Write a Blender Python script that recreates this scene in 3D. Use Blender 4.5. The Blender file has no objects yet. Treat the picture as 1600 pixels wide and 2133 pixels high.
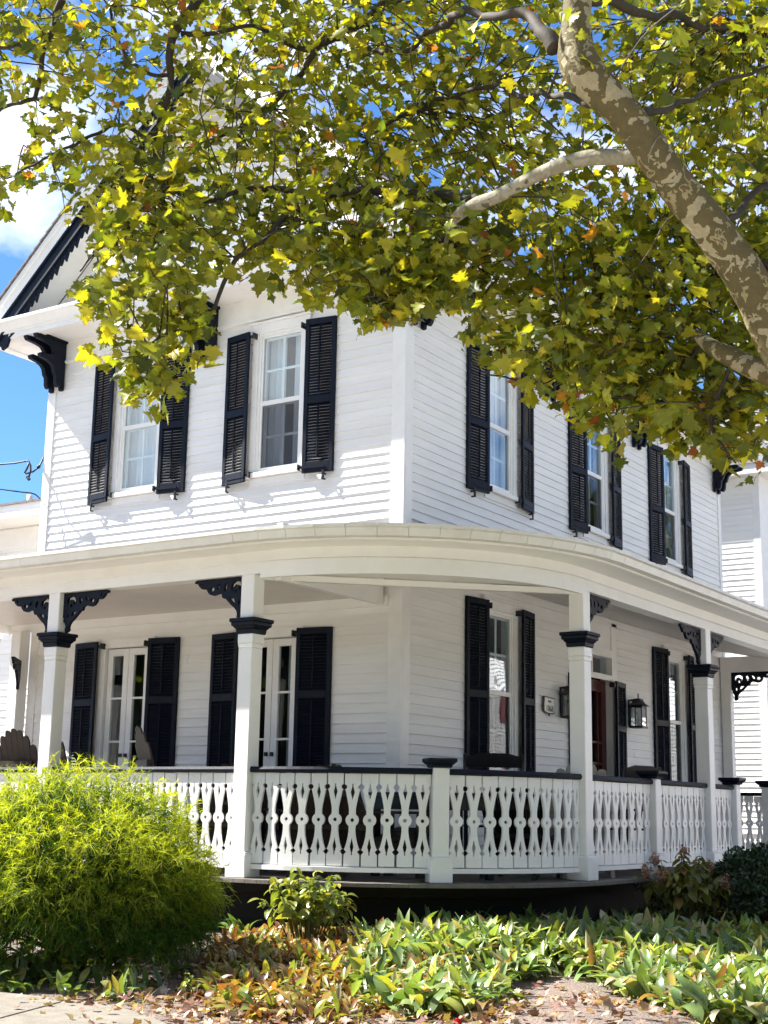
import bpy, bmesh, math, random
import numpy as np
from mathutils import Vector, Matrix, noise
from mathutils.geometry import tessellate_polygon

random.seed(7)
rng = np.random.default_rng(11)
scene = bpy.context.scene
COL = scene.collection

# ------------------------------------------------------------------ camera
# house frame: front wall on y = 0 (x from -5 to 0), side wall on x = 0 (y from 0 to 9), z up, metres
CAM = np.array([7.145, -11.218, 1.5])
FPX, PITCH, ROLL, YAW = 2916.93, .21076, .017724, .580574
def _axes():
    cp, sp = math.cos(PITCH), math.sin(PITCH)
    fwd = np.array([0, cp, sp]); up = np.array([0, -sp, cp]); rt = np.array([1., 0, 0])
    cr, sr = math.cos(ROLL), math.sin(ROLL)
    r2 = cr*rt + sr*up; u2 = -sr*rt + cr*up
    H = np.array([[math.cos(YAW), -math.sin(YAW), 0], [math.sin(YAW), math.cos(YAW), 0], [0, 0, 1]])
    return H @ r2, H @ u2, H @ fwd
RT, UP, FW = _axes()
cam = bpy.data.cameras.new('camera')
cam.sensor_fit = 'VERTICAL'; cam.sensor_height = 24.0
cam.lens = 24.0*FPX/2133.0
cam.clip_start = .1; cam.clip_end = 6000
camo = bpy.data.objects.new('camera', cam); COL.objects.link(camo)
camo.matrix_world = Matrix(((RT[0], UP[0], -FW[0], CAM[0]), (RT[1], UP[1], -FW[1], CAM[1]), (RT[2], UP[2], -FW[2], CAM[2]), (0, 0, 0, 1)))
scene.camera = camo
def at(px, py, depth):
    """point of the place seen at a photograph position, at a distance along the view"""
    return CAM + depth*(FW + RT*(px-800)/FPX - UP*(py-1066.5)/FPX)

# ------------------------------------------------------------------ light
SUN = Vector((3.2, 1.0, -3.4)).normalized()          # direction the light travels
EL = math.asin(-SUN.z); AZ = math.atan2(-SUN.x, -SUN.y)   # azimuth clockwise from +Y
world = bpy.data.worlds.new('World'); scene.world = world; world.use_nodes = True
nt = world.node_tree; nt.nodes.clear()
def N(t, ty, **kw):
    n = t.nodes.new(ty)
    for k, v in kw.items(): setattr(n, k, v)
    return n
sky = N(nt, 'ShaderNodeTexSky', sky_type='NISHITA', sun_disc=False)
sky.sun_elevation = EL; sky.sun_rotation = AZ; sky.air_density = 1.0; sky.dust_density = .0; sky.ozone_density = 4.0
tc = N(nt, 'ShaderNodeTexCoord')
mp = N(nt, 'ShaderNodeMapping'); mp.inputs['Scale'].default_value = (1.0, 1.0, 1.6); mp.inputs['Location'].default_value = (4.2, 2.94, 0)
no = N(nt, 'ShaderNodeTexNoise'); no.inputs['Scale'].default_value = 3.2; no.inputs['Detail'].default_value = 6; no.inputs['Roughness'].default_value = .58
no.inputs['Distortion'].default_value = .3
cr_ = N(nt, 'ShaderNodeValToRGB'); cr_.color_ramp.elements[0].position = .49; cr_.color_ramp.elements[1].position = .66
mixc = N(nt, 'ShaderNodeMixRGB'); mixc.inputs['Color2'].default_value = (11.0, 11.0, 11.0, 1)
bg = N(nt, 'ShaderNodeBackground'); bg.inputs['Strength'].default_value = .055
wo = N(nt, 'ShaderNodeOutputWorld')
L = nt.links.new
L(tc.outputs['Generated'], mp.inputs['Vector']); L(mp.outputs['Vector'], no.inputs['Vector'])
L(no.outputs['Fac'], cr_.inputs['Fac']); L(cr_.outputs['Color'], mixc.inputs['Fac'])
tint = N(nt, 'ShaderNodeMixRGB', blend_type='MULTIPLY'); tint.inputs['Fac'].default_value = 1; tint.inputs['Color2'].default_value = (.62, .87, 1.12, 1)
L(sky.outputs['Color'], tint.inputs['Color1']); L(tint.outputs['Color'], mixc.inputs['Color1']); L(mixc.outputs['Color'], bg.inputs['Color']); L(bg.outputs['Background'], wo.inputs['Surface'])
sun = bpy.data.lights.new('sun', 'SUN'); sun.energy = 5.0; sun.angle = math.radians(.53); sun.color = (1, .96, .9)
suno = bpy.data.objects.new('sun', sun); COL.objects.link(suno); suno.location = (-30, -12, 35)
suno.rotation_euler = SUN.to_track_quat('-Z', 'Y').to_euler()
scene.view_settings.view_transform = 'Standard'; scene.view_settings.look = 'None'
scene.view_settings.exposure = 1.86; scene.view_settings.gamma = 1.0; scene.view_settings.use_curve_mapping = False
scene.render.engine = 'CYCLES'
scene.cycles.use_adaptive_sampling = True; scene.cycles.adaptive_threshold = .03; scene.cycles.use_denoising = True
scene.cycles.max_bounces = 8; scene.cycles.diffuse_bounces = 6; scene.cycles.glossy_bounces = 2; scene.cycles.transmission_bounces = 3; scene.cycles.transparent_max_bounces = 8

# ------------------------------------------------------------------ materials
def newmat(name):
    m = bpy.data.materials.new(name); m.use_nodes = True
    t = m.node_tree; b = t.nodes['Principled BSDF']
    return m, t, b
def paint(name, base, rough=.5, dirt=None, scale=6., amount=.12, bump=.02, bscale=60., stretch=(1, 1, 1), spec=.4, flake=0):
    """painted / plain surface with uneven tone, dirt and relief, in world space"""
    m, t, b = newmat(name); l = t.links.new
    g = N(t, 'ShaderNodeNewGeometry'); mpn = N(t, 'ShaderNodeMapping'); mpn.inputs['Scale'].default_value = stretch
    l(g.outputs['Position'], mpn.inputs['Vector'])
    n1 = N(t, 'ShaderNodeTexNoise'); n1.inputs['Scale'].default_value = scale; n1.inputs['Detail'].default_value = 4; n1.inputs['Roughness'].default_value = .65
    l(mpn.outputs['Vector'], n1.inputs['Vector'])
    r = N(t, 'ShaderNodeValToRGB'); r.color_ramp.elements[0].position = .38; r.color_ramp.elements[1].position = .68
    l(n1.outputs['Fac'], r.inputs['Fac'])
    mx = N(t, 'ShaderNodeMixRGB'); mx.inputs['Color1'].default_value = (*base, 1)
    d = dirt or tuple(c*.6 for c in base); mx.inputs['Color2'].default_value = (*d, 1)
    ml = N(t, 'ShaderNodeMath', operation='MULTIPLY'); ml.inputs[1].default_value = amount
    l(r.outputs['Color'], ml.inputs[0]); l(ml.outputs[0], mx.inputs['Fac'])
    out = mx.outputs['Color']
    if flake:
        n3 = N(t, 'ShaderNodeTexNoise'); n3.inputs['Scale'].default_value = 30; n3.inputs['Detail'].default_value = 3
        l(mpn.outputs['Vector'], n3.inputs['Vector'])
        r3 = N(t, 'ShaderNodeValToRGB'); r3.color_ramp.elements[0].position = .72; r3.color_ramp.elements[1].position = .76
        l(n3.outputs['Fac'], r3.inputs['Fac'])
        m3 = N(t, 'ShaderNodeMixRGB'); m3.inputs['Color2'].default_value = (.36, .34, .31, 1)
        k = N(t, 'ShaderNodeMath', operation='MULTIPLY'); k.inputs[1].default_value = flake
        l(r3.outputs['Color'], k.inputs[0]); l(k.outputs[0], m3.inputs['Fac']); l(out, m3.inputs['Color1']); out = m3.outputs['Color']
    l(out, b.inputs['Base Color'])
    b.inputs['Roughness'].default_value = rough; b.inputs['Specular IOR Level'].default_value = spec
    n2 = N(t, 'ShaderNodeTexNoise'); n2.inputs['Scale'].default_value = bscale; n2.inputs['Detail'].default_value = 2
    l(mpn.outputs['Vector'], n2.inputs['Vector'])
    bp = N(t, 'ShaderNodeBump'); bp.inputs['Strength'].default_value = .5; bp.inputs['Distance'].default_value = bump
    l(n2.outputs['Fac'], bp.inputs['Height']); l(bp.outputs['Normal'], b.inputs['Normal'])
    return m
M = {}
M['siding'] = paint('white_siding_paint', (.85, .845, .82), .48, (.52, .51, .47), 3.5, .22, .004, 45, (.25, .25, 2.), flake=.25)
M['trim'] = paint('white_trim_paint', (.85, .845, .82), .42, (.56, .54, .49), 4, .2, .002, 50, flake=.1)
M['post'] = paint('white_post_paint', (.85, .845, .82), .38, (.58, .57, .52), 3, .16, .0015, 40)
M['gutter'] = paint('white_gutter_metal', (.74, .74, .71), .38, (.45, .43, .36), 4, .3, .002, 14)
M['navy'] = paint('navy_shutter_paint', (.0042, .0075, .017), .5, (.010, .014, .022), 9, .4, .002, 50, spec=.16)
M['iron'] = paint('black_iron', (.012, .012, .014), .45, None, 20, .2, .001, 80, spec=.5)
M['ceil'] = paint('ceiling_paint', (.74, .70, .65), .5, (.5, .46, .42), 3, .2, .003, 30)
M['wood'] = paint('grey_floor_wood', (.17, .15, .13), .6, (.09, .078, .066), 12, .6, .004, 40, (1, .2, 1))
M['chair'] = paint('brown_chair_plastic', (.052, .036, .027), .5, (.03, .021, .016), 14, .5, .002, 60)
M['black'] = paint('black_wood', (.012, .012, .013), .4, None, 20, .2, .001, 60)
M['paleplastic'] = paint('pale_chair', (.42, .38, .33), .5, None, 10, .2, .001, 60)
M['skirt'] = paint('shade_black_skirting', (.004, .004, .004), .8, None, 8, .3, .003, 30)  # dark boards, blackened further to stand for shade under the deck
M['shingle'] = paint('grey_shingle', (.21, .19, .19), .85, (.11, .10, .1), 9, .6, .01, 90)
M['door'] = paint('dark_red_door', (.085, .014, .012), .35, (.03, .008, .008), 8, .4, .002, 40)
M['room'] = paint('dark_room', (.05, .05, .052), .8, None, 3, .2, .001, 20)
M['curtain'] = paint('white_curtain', (.78, .79, .82), .8, (.6, .62, .66), 5, .2, .0002, 20)
M['concrete'] = paint('concrete', (.205, .182, .148), .85, (.125, .107, .08), 7, .7, .01, 70)
M['pavement'] = paint('street_concrete', (.46, .43, .375), .9, (.33, .30, .26), 2, .5, .004, 40)  # paler than the sidewalk so the unseen paving bounces more light
M['pipe'] = paint('grey_vent_pipe', (.5, .5, .52), .35, None, 9, .2, .001, 40)
M['cable'] = paint('black_cable', (.012, .013, .02), .5, None, 9, .2, .001, 40)
M['plaque'] = paint('cream_enamel', (.80, .78, .70), .35, None, 12, .15, .001, 60)
M['red'] = paint('red_petal', (.45, .015, .02), .5, None, 40, .3, .001, 60)
M['pinkshut'] = paint('faded_red_shutter', (.26, .06, .07), .5, None, 9, .2, .001, 40)

def glass(name, tint=(.9, .95, .97), spec=1.0):
    m, t, b = newmat(name); l = t.links.new
    t.nodes.remove(b); o = t.nodes['Material Output']
    tr = N(t, 'ShaderNodeBsdfTransparent'); tr.inputs['Color'].default_value = (*tint, 1)
    gl = N(t, 'ShaderNodeBsdfGlossy'); gl.inputs['Roughness'].default_value = .015; gl.inputs['Color'].default_value = (.95, .97, 1, 1)
    lw = N(t, 'ShaderNodeLayerWeight'); lw.inputs['Blend'].default_value = .5
    f = N(t, 'ShaderNodeMath', operation='POWER'); f.inputs[1].default_value = 4.0; l(lw.outputs['Facing'], f.inputs[0])
    k = N(t, 'ShaderNodeMath', operation='MULTIPLY_ADD'); k.inputs[1].default_value = 1.0*spec; k.inputs[2].default_value = .055*spec
    k.use_clamp = True
    g = N(t, 'ShaderNodeNewGeometry'); n2 = N(t, 'ShaderNodeTexNoise'); n2.inputs['Scale'].default_value = 2.2; n2.inputs['Detail'].default_value = 1
    l(g.outputs['Position'], n2.inputs['Vector'])
    bp = N(t, 'ShaderNodeBump'); bp.inputs['Strength'].default_value = .12; bp.inputs['Distance'].default_value = .02
    l(n2.outputs['Fac'], bp.inputs['Height']); l(bp.outputs['Normal'], gl.inputs['Normal'])
    mx = N(t, 'ShaderNodeMixShader')
    l(f.outputs[0], k.inputs[0]); l(k.outputs[0], mx.inputs['Fac']); l(tr.outputs[0], mx.inputs[1]); l(gl.outputs[0], mx.inputs[2]); l(mx.outputs[0], o.inputs['Surface'])
    return m
M['glass'] = glass('window_glass'); M['screen'] = glass('screened_glass', (.66, .68, .70), .4); M['lampglass'] = glass('seedy_lamp_glass', (.8, .82, .82), 1.4)

def foliage(name, trans=.45, rough=.45, spec=.35, bump=0.0):
    """leaf colour per leaf from the mesh attribute 'col'"""
    m, t, b = newmat(name); l = t.links.new; o = t.nodes['Material Output']
    a = N(t, 'ShaderNodeAttribute', attribute_name='col')
    l(a.outputs['Color'], b.inputs['Base Color']); b.inputs['Roughness'].default_value = rough; b.inputs['Specular IOR Level'].default_value = spec
    tr = N(t, 'ShaderNodeBsdfTranslucent')
    hs = N(t, 'ShaderNodeMixRGB', blend_type='MULTIPLY'); hs.inputs['Fac'].default_value = 1; hs.inputs['Color2'].default_value = (1.9, 1.75, .55, 1)
    l(a.outputs['Color'], hs.inputs['Color1']); l(hs.outputs['Color'], tr.inputs['Color'])
    mx = N(t, 'ShaderNodeMixShader'); mx.inputs['Fac'].default_value = trans
    l(b.outputs[0], mx.inputs[1]); l(tr.outputs[0], mx.inputs[2]); l(mx.outputs[0], o.inputs['Surface'])
    return m
M['leaf'] = foliage('sycamore_leaf', .40, .45, .35)
M['needle'] = foliage('golden_needles', .4, .6, .2)
M['herb'] = foliage('herb_leaf', .30, .34, .5)
M['dry'] = foliage('dry_leaf', .15, .7, .2)
M['evergreen'] = foliage('evergreen_leaf', .15, .35, .5)

def barkmat(name, cols, pos):
    m, t, b = newmat(name); l = t.links.new
    g = N(t, 'ShaderNodeNewGeometry')
    w = N(t, 'ShaderNodeTexNoise'); w.inputs['Scale'].default_value = 9; w.inputs['Detail'].default_value = 3
    l(g.outputs['Position'], w.inputs['Vector'])
    ad = N(t, 'ShaderNodeMixRGB', blend_type='ADD'); ad.inputs['Fac'].default_value = .16
    l(g.outputs['Position'], ad.inputs['Color1']); l(w.outputs['Color'], ad.inputs['Color2'])
    v = N(t, 'ShaderNodeTexNoise'); v.inputs['Scale'].default_value = 7.5; v.inputs['Detail'].default_value = 4.5; v.inputs['Roughness'].default_value = .5
    l(ad.outputs['Color'], v.inputs['Vector'])
    r = N(t, 'ShaderNodeValToRGB'); r.color_ramp.interpolation = 'CONSTANT'
    e = r.color_ramp.elements
    e[0].position = 0; e[0].color = (*cols[0], 1)
    e[1].position = pos[0]; e[1].color = (*cols[1], 1)
    x = e.new(pos[1]); x.color = (*cols[2], 1)
    x = e.new(pos[2]); x.color = (*cols[3], 1)
    l(v.outputs['Fac'], r.inputs['Fac'])
    n2 = N(t, 'ShaderNodeTexNoise'); n2.inputs['Scale'].default_value = 40; n2.inputs['Detail'].default_value = 5
    l(g.outputs['Position'], n2.inputs['Vector'])
    mm = N(t, 'ShaderNodeMixRGB', blend_type='MULTIPLY'); mm.inputs['Fac'].default_value = .5
    l(r.outputs['Color'], mm.inputs['Color1']); l(n2.outputs['Fac'], mm.inputs['Color2'])
    br = N(t, 'ShaderNodeBrightContrast'); br.inputs['Bright'].default_value = .02
    l(mm.outputs['Color'], br.inputs['Color']); l(br.outputs['Color'], b.inputs['Base Color'])
    b.inputs['Roughness'].default_value = .75; b.inputs['Specular IOR Level'].default_value = .2
    bp = N(t, 'ShaderNodeBump'); bp.inputs['Strength'].default_value = .8; bp.inputs['Distance'].default_value = .035
    l(v.outputs['Fac'], bp.inputs['Height']); l(bp.outputs['Normal'], b.inputs['Normal'])
    return m
M['bark'] = barkmat('sycamore_bark', [(.36, .30, .165), (.105, .078, .016), (.30, .245, .11), (.13, .08, .024)], (.435, .575, .625))
M['palebark'] = barkmat('pale_sycamore_bark', [(.30, .27, .18), (.27, .24, .15), (.33, .30, .21), (.12, .095, .045)], (.40, .50, .60))
M['twig'] = paint('dark_twig_bark', (.034, .026, .017), .8, (.07, .055, .035), 20, .5, .003, 60)
M['stem'] = paint('green_stem', (.10, .12, .03), .6, (.12, .07, .03), 20, .5, .001, 60)

def soilmat():
    m, t, b = newmat('soil'); l = t.links.new
    g = N(t, 'ShaderNodeNewGeometry')
    n1 = N(t, 'ShaderNodeTexNoise'); n1.inputs['Scale'].default_value = 2.2; n1.inputs['Detail'].default_value = 8; n1.inputs['Roughness'].default_value = .7
    n2 = N(t, 'ShaderNodeTexNoise'); n2.inputs['Scale'].default_value = 60; n2.inputs['Detail'].default_value = 6
    l(g.outputs['Position'], n1.inputs['Vector']); l(g.outputs['Position'], n2.inputs['Vector'])
    r = N(t, 'ShaderNodeValToRGB'); e = r.color_ramp.elements
    e[0].position = .3; e[0].color = (.10, .072, .058, 1); e[1].position = .7; e[1].color = (.27, .21, .17, 1)
    mx = N(t, 'ShaderNodeMath', operation='MULTIPLY_ADD'); mx.inputs[1].default_value = .5
    l(n1.outputs['Fac'], mx.inputs[0])
    k = N(t, 'ShaderNodeMath', operation='MULTIPLY'); k.inputs[1].default_value = .5; l(n2.outputs['Fac'], k.inputs[0]); l(k.outputs[0], mx.inputs[2])
    l(mx.outputs[0], r.inputs['Fac']); l(r.outputs['Color'], b.inputs['Base Color']); b.inputs['Roughness'].default_value = .95
    bp = N(t, 'ShaderNodeBump'); bp.inputs['Strength'].default_value = .8; bp.inputs['Distance'].default_value = .03
    l(n2.outputs['Fac'], bp.inputs['Height']); l(bp.outputs['Normal'], b.inputs['Normal'])
    return m
M['soil'] = soilmat()

# ------------------------------------------------------------------ mesh helpers
def link(o, parent=None):
    COL.objects.link(o)
    if parent is not None: o.parent = parent
    return o
def tag(o, label=None, cat=None, group=None, kind=None):
    if label: o['label'] = label
    if cat: o['category'] = cat
    if group: o['group'] = group
    if kind: o['kind'] = kind
    return o
def empty(name, loc=(0, 0, 0), rz=0, parent=None):
    o = bpy.data.objects.new(name, None); o.location = loc; o.rotation_euler = (0, 0, rz); o.empty_display_size = .2
    return link(o, parent)
ID = lambda u, d, z: (u, d, z)
FA = lambda u, d, z: (u, -d, z)          # front wall: u along x, d outward
FB = lambda u, d, z: (d, u, z)           # side wall: u along y, d outward
class MB:
    def __init__(s, T=ID): s.v = []; s.f = []; s.T = T
    def add(s, vs, fs):
        b = len(s.v); s.v += [s.T(*p) for p in vs]; s.f += [tuple(b+i for i in f) for f in fs]; return s
    def box(s, x0, x1, y0, y1, z0, z1):
        return s.add([(x0, y0, z0), (x1, y0, z0), (x1, y1, z0), (x0, y1, z0), (x0, y0, z1), (x1, y0, z1), (x1, y1, z1), (x0, y1, z1)],
                     [(0, 3, 2, 1), (4, 5, 6, 7), (0, 1, 5, 4), (1, 2, 6, 5), (2, 3, 7, 6), (3, 0, 4, 7)])
    def obox(s, c, ax, ay, az):
        """box from centre and three half-axis vectors"""
        c, ax, ay, az = map(Vector, (c, ax, ay, az)); P = []
        for k in (-1, 1):
            for i, j in ((-1, -1), (1, -1), (1, 1), (-1, 1)): P.append(tuple(c+ax*i+ay*j+az*k))
        return s.add(P, [(0, 3, 2, 1), (4, 5, 6, 7), (0, 1, 5, 4), (1, 2, 6, 5), (2, 3, 7, 6), (3, 0, 4, 7)])
    def prism(s, loops, place, t0, t1):
        """flat shape with holes: loops[0] outline, others holes; place(a,b,t) -> point"""
        flat = [p for lp in loops for p in lp]; n = len(flat)
        tris = tessellate_polygon([[Vector((p[0], p[1], 0)) for p in lp] for lp in loops])
        V = [place(a, b, t0) for a, b in flat] + [place(a, b, t1) for a, b in flat]
        F = [tuple(t) for t in tris] + [tuple(i+n for i in reversed(t)) for t in tris]
        o = 0
        for lp in loops:
            m = len(lp)
            for i in range(m):
                j = (i+1) % m; F.append((o+i, o+j, o+j+n, o+i+n))
            o += m
        return s.add(V, F)
    def tube(s, pts, rad, seg=8, cap=True):
        pts = [Vector(p) for p in pts]; n = len(pts)
        if not hasattr(rad, '__len__'): rad = [rad]*n
        V = []; F = []; ref = None
        for i, p in enumerate(pts):
            d = (pts[min(i+1, n-1)]-pts[max(i-1, 0)]).normalized()
            if ref is None: ref = d.orthogonal().normalized()
            ref = (ref-d*ref.dot(d)).normalized(); b = d.cross(ref)
            for k in range(seg):
                a = 2*math.pi*k/seg; V.append(tuple(p+(ref*math.cos(a)+b*math.sin(a))*rad[i]))
        for i in range(n-1):
            for k in range(seg):
                k2 = (k+1) % seg; F.append((i*seg+k, i*seg+k2, (i+1)*seg+k2, (i+1)*seg+k))
        if cap: F += [tuple(reversed(range(seg))), tuple((n-1)*seg+k for k in range(seg))]
        return s.add(V, F)
    def mesh(s, name, fix=True):
        me = bpy.data.meshes.new(name); me.from_pydata(s.v, [], s.f)
        if fix:
            bm = bmesh.new(); bm.from_mesh(me); bmesh.ops.recalc_face_normals(bm, faces=bm.faces); bm.to_mesh(me); bm.free()
        return me
    def build(s, name, mat, parent=None, smooth=False, bevel=0, fix=True):
        me = s.mesh(name, fix); me.materials.append(M[mat])
        if smooth:
            me.polygons.foreach_set('use_smooth', [True]*len(me.polygons))
        o = bpy.data.objects.new(name, me); link(o, parent)
        if bevel:
            b = o.modifiers.new('bevel', 'BEVEL'); b.width = bevel; b.segments = 1; b.limit_method = 'ANGLE'
        return o
def box(name, mat, parent, b, T=ID, bevel=0):
    return MB(T).box(*b).build(name, mat, parent, bevel=bevel)
def copy_tree(o, parent=None):
    c = o.copy(); COL.objects.link(c); c.parent = parent
    for ch in list(o.children): copy_tree(ch, c)
    return c
def arrmesh(name, V, F, mat, cols=None, parent=None, smooth=True):
    """fast mesh from numpy arrays; F is (m,3) or (m,4)"""
    me = bpy.data.meshes.new(name); V = np.asarray(V, dtype=np.float32); F = np.asarray(F, dtype=np.int32); k = F.shape[1]
    me.vertices.add(len(V)); me.vertices.foreach_set('co', V.ravel())
    me.loops.add(F.size); me.loops.foreach_set('vertex_index', F.ravel())
    me.polygons.add(len(F)); me.polygons.foreach_set('loop_start', np.arange(0, F.size, k, dtype=np.int32))
    me.polygons.foreach_set('loop_total', np.full(len(F), k, dtype=np.int32))
    if smooth: me.polygons.foreach_set('use_smooth', np.ones(len(F), dtype=bool))
    me.update(calc_edges=True)
    if cols is not None:
        a = me.color_attributes.new('col', 'FLOAT_COLOR', 'POINT')
        c4 = np.ones((len(V), 4), dtype=np.float32); c4[:, :3] = cols; a.data.foreach_set('color', c4.ravel())
    me.materials.append(M[mat])
    if parent is False: return me
    return link(bpy.data.objects.new(name, me), parent)
def rect(u0, u1, z0, z1): return (u0, u1, z0, z1)
def circ(cx, cy, r, n=12, a0=0): return [(cx+r*math.cos(a0+2*math.pi*i/n), cy+r*math.sin(a0+2*math.pi*i/n)) for i in range(n)]

# ------------------------------------------------------------------ ground
def gz(x, y):
    r = math.hypot(x-CAM[0], y-CAM[1])
    t = min(max((r-3.5)/4.0, 0), 1); t = t*t*(3-2*t)
    u = min(max((y+4.6)/2.2, 0), 1) if x < 2.2 else min(max((r-9.2)/3.0, 0), 1)
    b = .36*t + .13*u*u*(3-2*u)
    m = .075*math.exp(-((x-3.75)**2+(y+3.75)**2)/.5)
    return b + m*1.0
def ground():
    xs = sorted(set([-2500, -400, -90, -40, -20, -12] + [round(-9+.22*i, 3) for i in range(91)] + [13, 18, 30, 60, 300, 2500]))
    ys = sorted(set([-2500, -300, -80, -40, -22] + [round(-15+.22*i, 3) for i in range(84)] + [6, 10, 20, 40, 90, 400, 2500]))
    V = [(x, y, gz(x, y) + (.012*noise.noise((x*2.3, y*2.3, 0)) if abs(x) < 12 and -9 < y < 4 else 0)) for y in ys for x in xs]
    n = len(xs); F = [(j*n+i, j*n+i+1, (j+1)*n+i+1, (j+1)*n+i) for j in range(len(ys)-1) for i in range(n-1)]
    mb = MB(); mb.v = V; mb.f = F
    return tag(mb.build('ground', 'soil', smooth=True, fix=False), 'bare brown soil of the garden bed', 'soil', kind='structure')
ground()
def street():  # out-of-view paving, put in pale to throw light up into the porch
    xs = [-60, -30, -16] + [-10+1.0*i for i in range(28)] + [24, 36, 60]; ys = [-60, -34, -24] + [-18+.75*i for i in range(17)]
    ys = [y for y in ys if y <= -5.9]; n = len(xs)
    V = [(x, y, gz(x, y)+.018) for y in ys for x in xs]; F = [(j*n+i, j*n+i+1, (j+1)*n+i+1, (j+1)*n+i) for j in range(len(ys)-1) for i in range(n-1)]
    mb = MB(); mb.v = V; mb.f = F
    tag(mb.build('street', 'pavement', smooth=True, fix=False), 'unseen concrete street before the garden, made pale to bounce sunlight', 'street', kind='structure')
street()
def bounce_paving():  # unseen sheet added as a reflector for the shaded side of the porch
    V = [(5.6, -5.88, .50), (30, -5.88, .50), (30, 40, .50), (5.6, 40, .50)]
    mb = MB().add(V, [(0, 1, 2, 3)])
    tag(mb.build('bounce_paving', 'pavement', fix=False), 'unseen pale paving added to bounce sunlight onto the porch side', 'street', kind='structure')
bounce_paving()
def on_ground(px, py, z):
    d = FW + RT*(px-800)/FPX - UP*(py-1066.5)/FPX
    return CAM + d*(z-CAM[2])/d[2]
def sidewalk():
    z = .40
    g = lambda px, py: tuple(on_ground(px, py, z)[:2])
    def slab(pts): return MB().prism([[g(*p) for p in pts]], lambda a, b, t: (a, b, t), z-.12, z)
    a = slab([(148, 2082), (200, 2087), (250, 2097), (290, 2108), (325, 2121), (345, 2131), (380, 2155), (360, 2300), (200, 2420), (-450, 2330), (-450, 2260), (-200, 2168), (0, 2121.5)]).build('sidewalk', 'concrete', bevel=.006)
    tag(a, 'pale concrete sidewalk corner beside the garden bed', 'sidewalk', kind='structure')
    slab([(144, 2081.5), (100, 2077), (50, 2071), (0, 2066), (-200, 2050), (-450, 2035), (-450, 2257), (-200, 2166), (0, 2120)]).build('slab', 'concrete', a, bevel=.006)
sidewalk()

# ------------------------------------------------------------------ house
house = empty('house', (0, 0, 0))
tag(house, 'white two-storey clapboard house with navy shutters and a gabled front', 'house')
EXP = .0945
WA, WB = 5.0, 8.94
def holes_grid(T, u0, u1, z0, z1, holes, d0, d1):
    us = sorted({u0, u1, *[h[0] for h in holes], *[h[1] for h in holes]}); mb = MB(T)
    for a, b in zip(us, us[1:]):
        hz = sorted([(h[2], h[3]) for h in holes if h[0] <= a+1e-6 and h[1] >= b-1e-6]); z = z0
        for p, q in hz:
            if p > z: mb.box(a, b, d0, d1, z, p)
            z = q
        if z < z1: mb.box(a, b, d0, d1, z, z1)
    return mb

UPW = dict(hw=.30, z0=4.94, z1=6.48)
A_UP = [-3.505, -1.535]; B_UP = [1.95, 4.42, 6.89]
wallA_holes = [(c-.30, c+.30, 4.94, 6.48) for c in A_UP] + [(c-.31, c+.31, 1.06, 3.20) for c in A_UP]
wallB_holes = [(c-.30, c+.30, 4.94, 6.48) for c in B_UP] + [(c-.31, c+.31, 1.90, 3.62) for c in (1.95, 6.89)] + [(3.93, 4.83, .98, 3.40)]
trimA = [(c-.375, c+.375, 4.87, 6.58) for c in A_UP] + [(c-.40, c+.40, 1.0, 3.30) for c in A_UP]
trimB = [(c-.375, c+.375, 4.87, 6.58) for c in B_UP] + [(c-.385, c+.385, 1.83, 3.74) for c in (1.95, 6.89)] + [(3.80, 4.98, .94, 3.85)]
wa = holes_grid(FA, -WA, 0, .5, 6.95, wallA_holes, -.13, 0).build('wall', 'trim', house)
wb = holes_grid(FB, .13, WB, .5, 6.95, wallB_holes, -.13, 0).build('wall', 'trim', house)
box('wall', 'siding', house, (-WA, -WA+.13, .13, WB-.13, .5, 6.95))
box('wall', 'siding', house, (-WA, 0, WB-.13, WB, .5, 6.95))
# gable end above the cornice
MB().prism([[(-5.5, 6.93), (.5, 6.93), (-2.5, 9.72)]], lambda a, b, t: (a, t, b), .02, .14).build('gable_wall', 'siding', house)

def unit_clap(T):
    mb = MB(T); P = [(0, .0, 0), (0, .0235, 0), (0, .0215, .004), (0, .005, EXP+.012), (0, 0, EXP+.012)]
    V = P + [(1, d, z) for _, d, z in P]
    return mb.add(V, [(0, 1, 2, 3, 4), (9, 8, 7, 6, 5), (0, 5, 6, 1), (1, 6, 7, 2), (2, 7, 8, 3), (3, 8, 9, 4), (4, 9, 5, 0)]).mesh('clapboard')
CLA, CLB = unit_clap(FA), unit_clap(FB)
for m_ in (CLA, CLB): m_.materials.append(M['siding'])
def clapboards(mesh, T, axis, parent, u0, u1, zlist, trims, rnd):
    for z in zlist:
        segs = [(u0, u1)]
        for t in trims:
            if t[2] < z+EXP*.6 and t[3] > z+EXP*.4:
                ns = []
                for a, b in segs:
                    if t[0] > a: ns.append((a, min(b, t[0])))
                    if t[1] < b: ns.append((max(a, t[1]), b))
                segs = [q for q in ns if q[1]-q[0] > .02]
        cut = []
        for a, b in segs:       # butt joints
            if b-a > 1.1 and rnd.random() < .16:
                m_ = rnd.uniform(a+.3, b-.3); cut += [(a, m_-.0018), (m_+.0018, b)]
            else: cut.append((a, b))
        for a, b in cut:
            o = bpy.data.objects.new('clapboard', mesh); link(o, parent)
            o.location = T(a, rnd.uniform(0, .0022), z+rnd.uniform(-.0012, .0012))
            sc = [1, 1, 1]; sc[axis] = b-a; o.scale = sc
            o.rotation_euler[0 if axis == 0 else 1] = rnd.uniform(-.006, .012)*(1 if axis == 0 else 1)
            o.rotation_euler[1 if axis == 0 else 0] = rnd.uniform(-.0006, .0006)
rz_ = random.Random(3)
zl = [1.0+EXP*i for i in range(200)]
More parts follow.
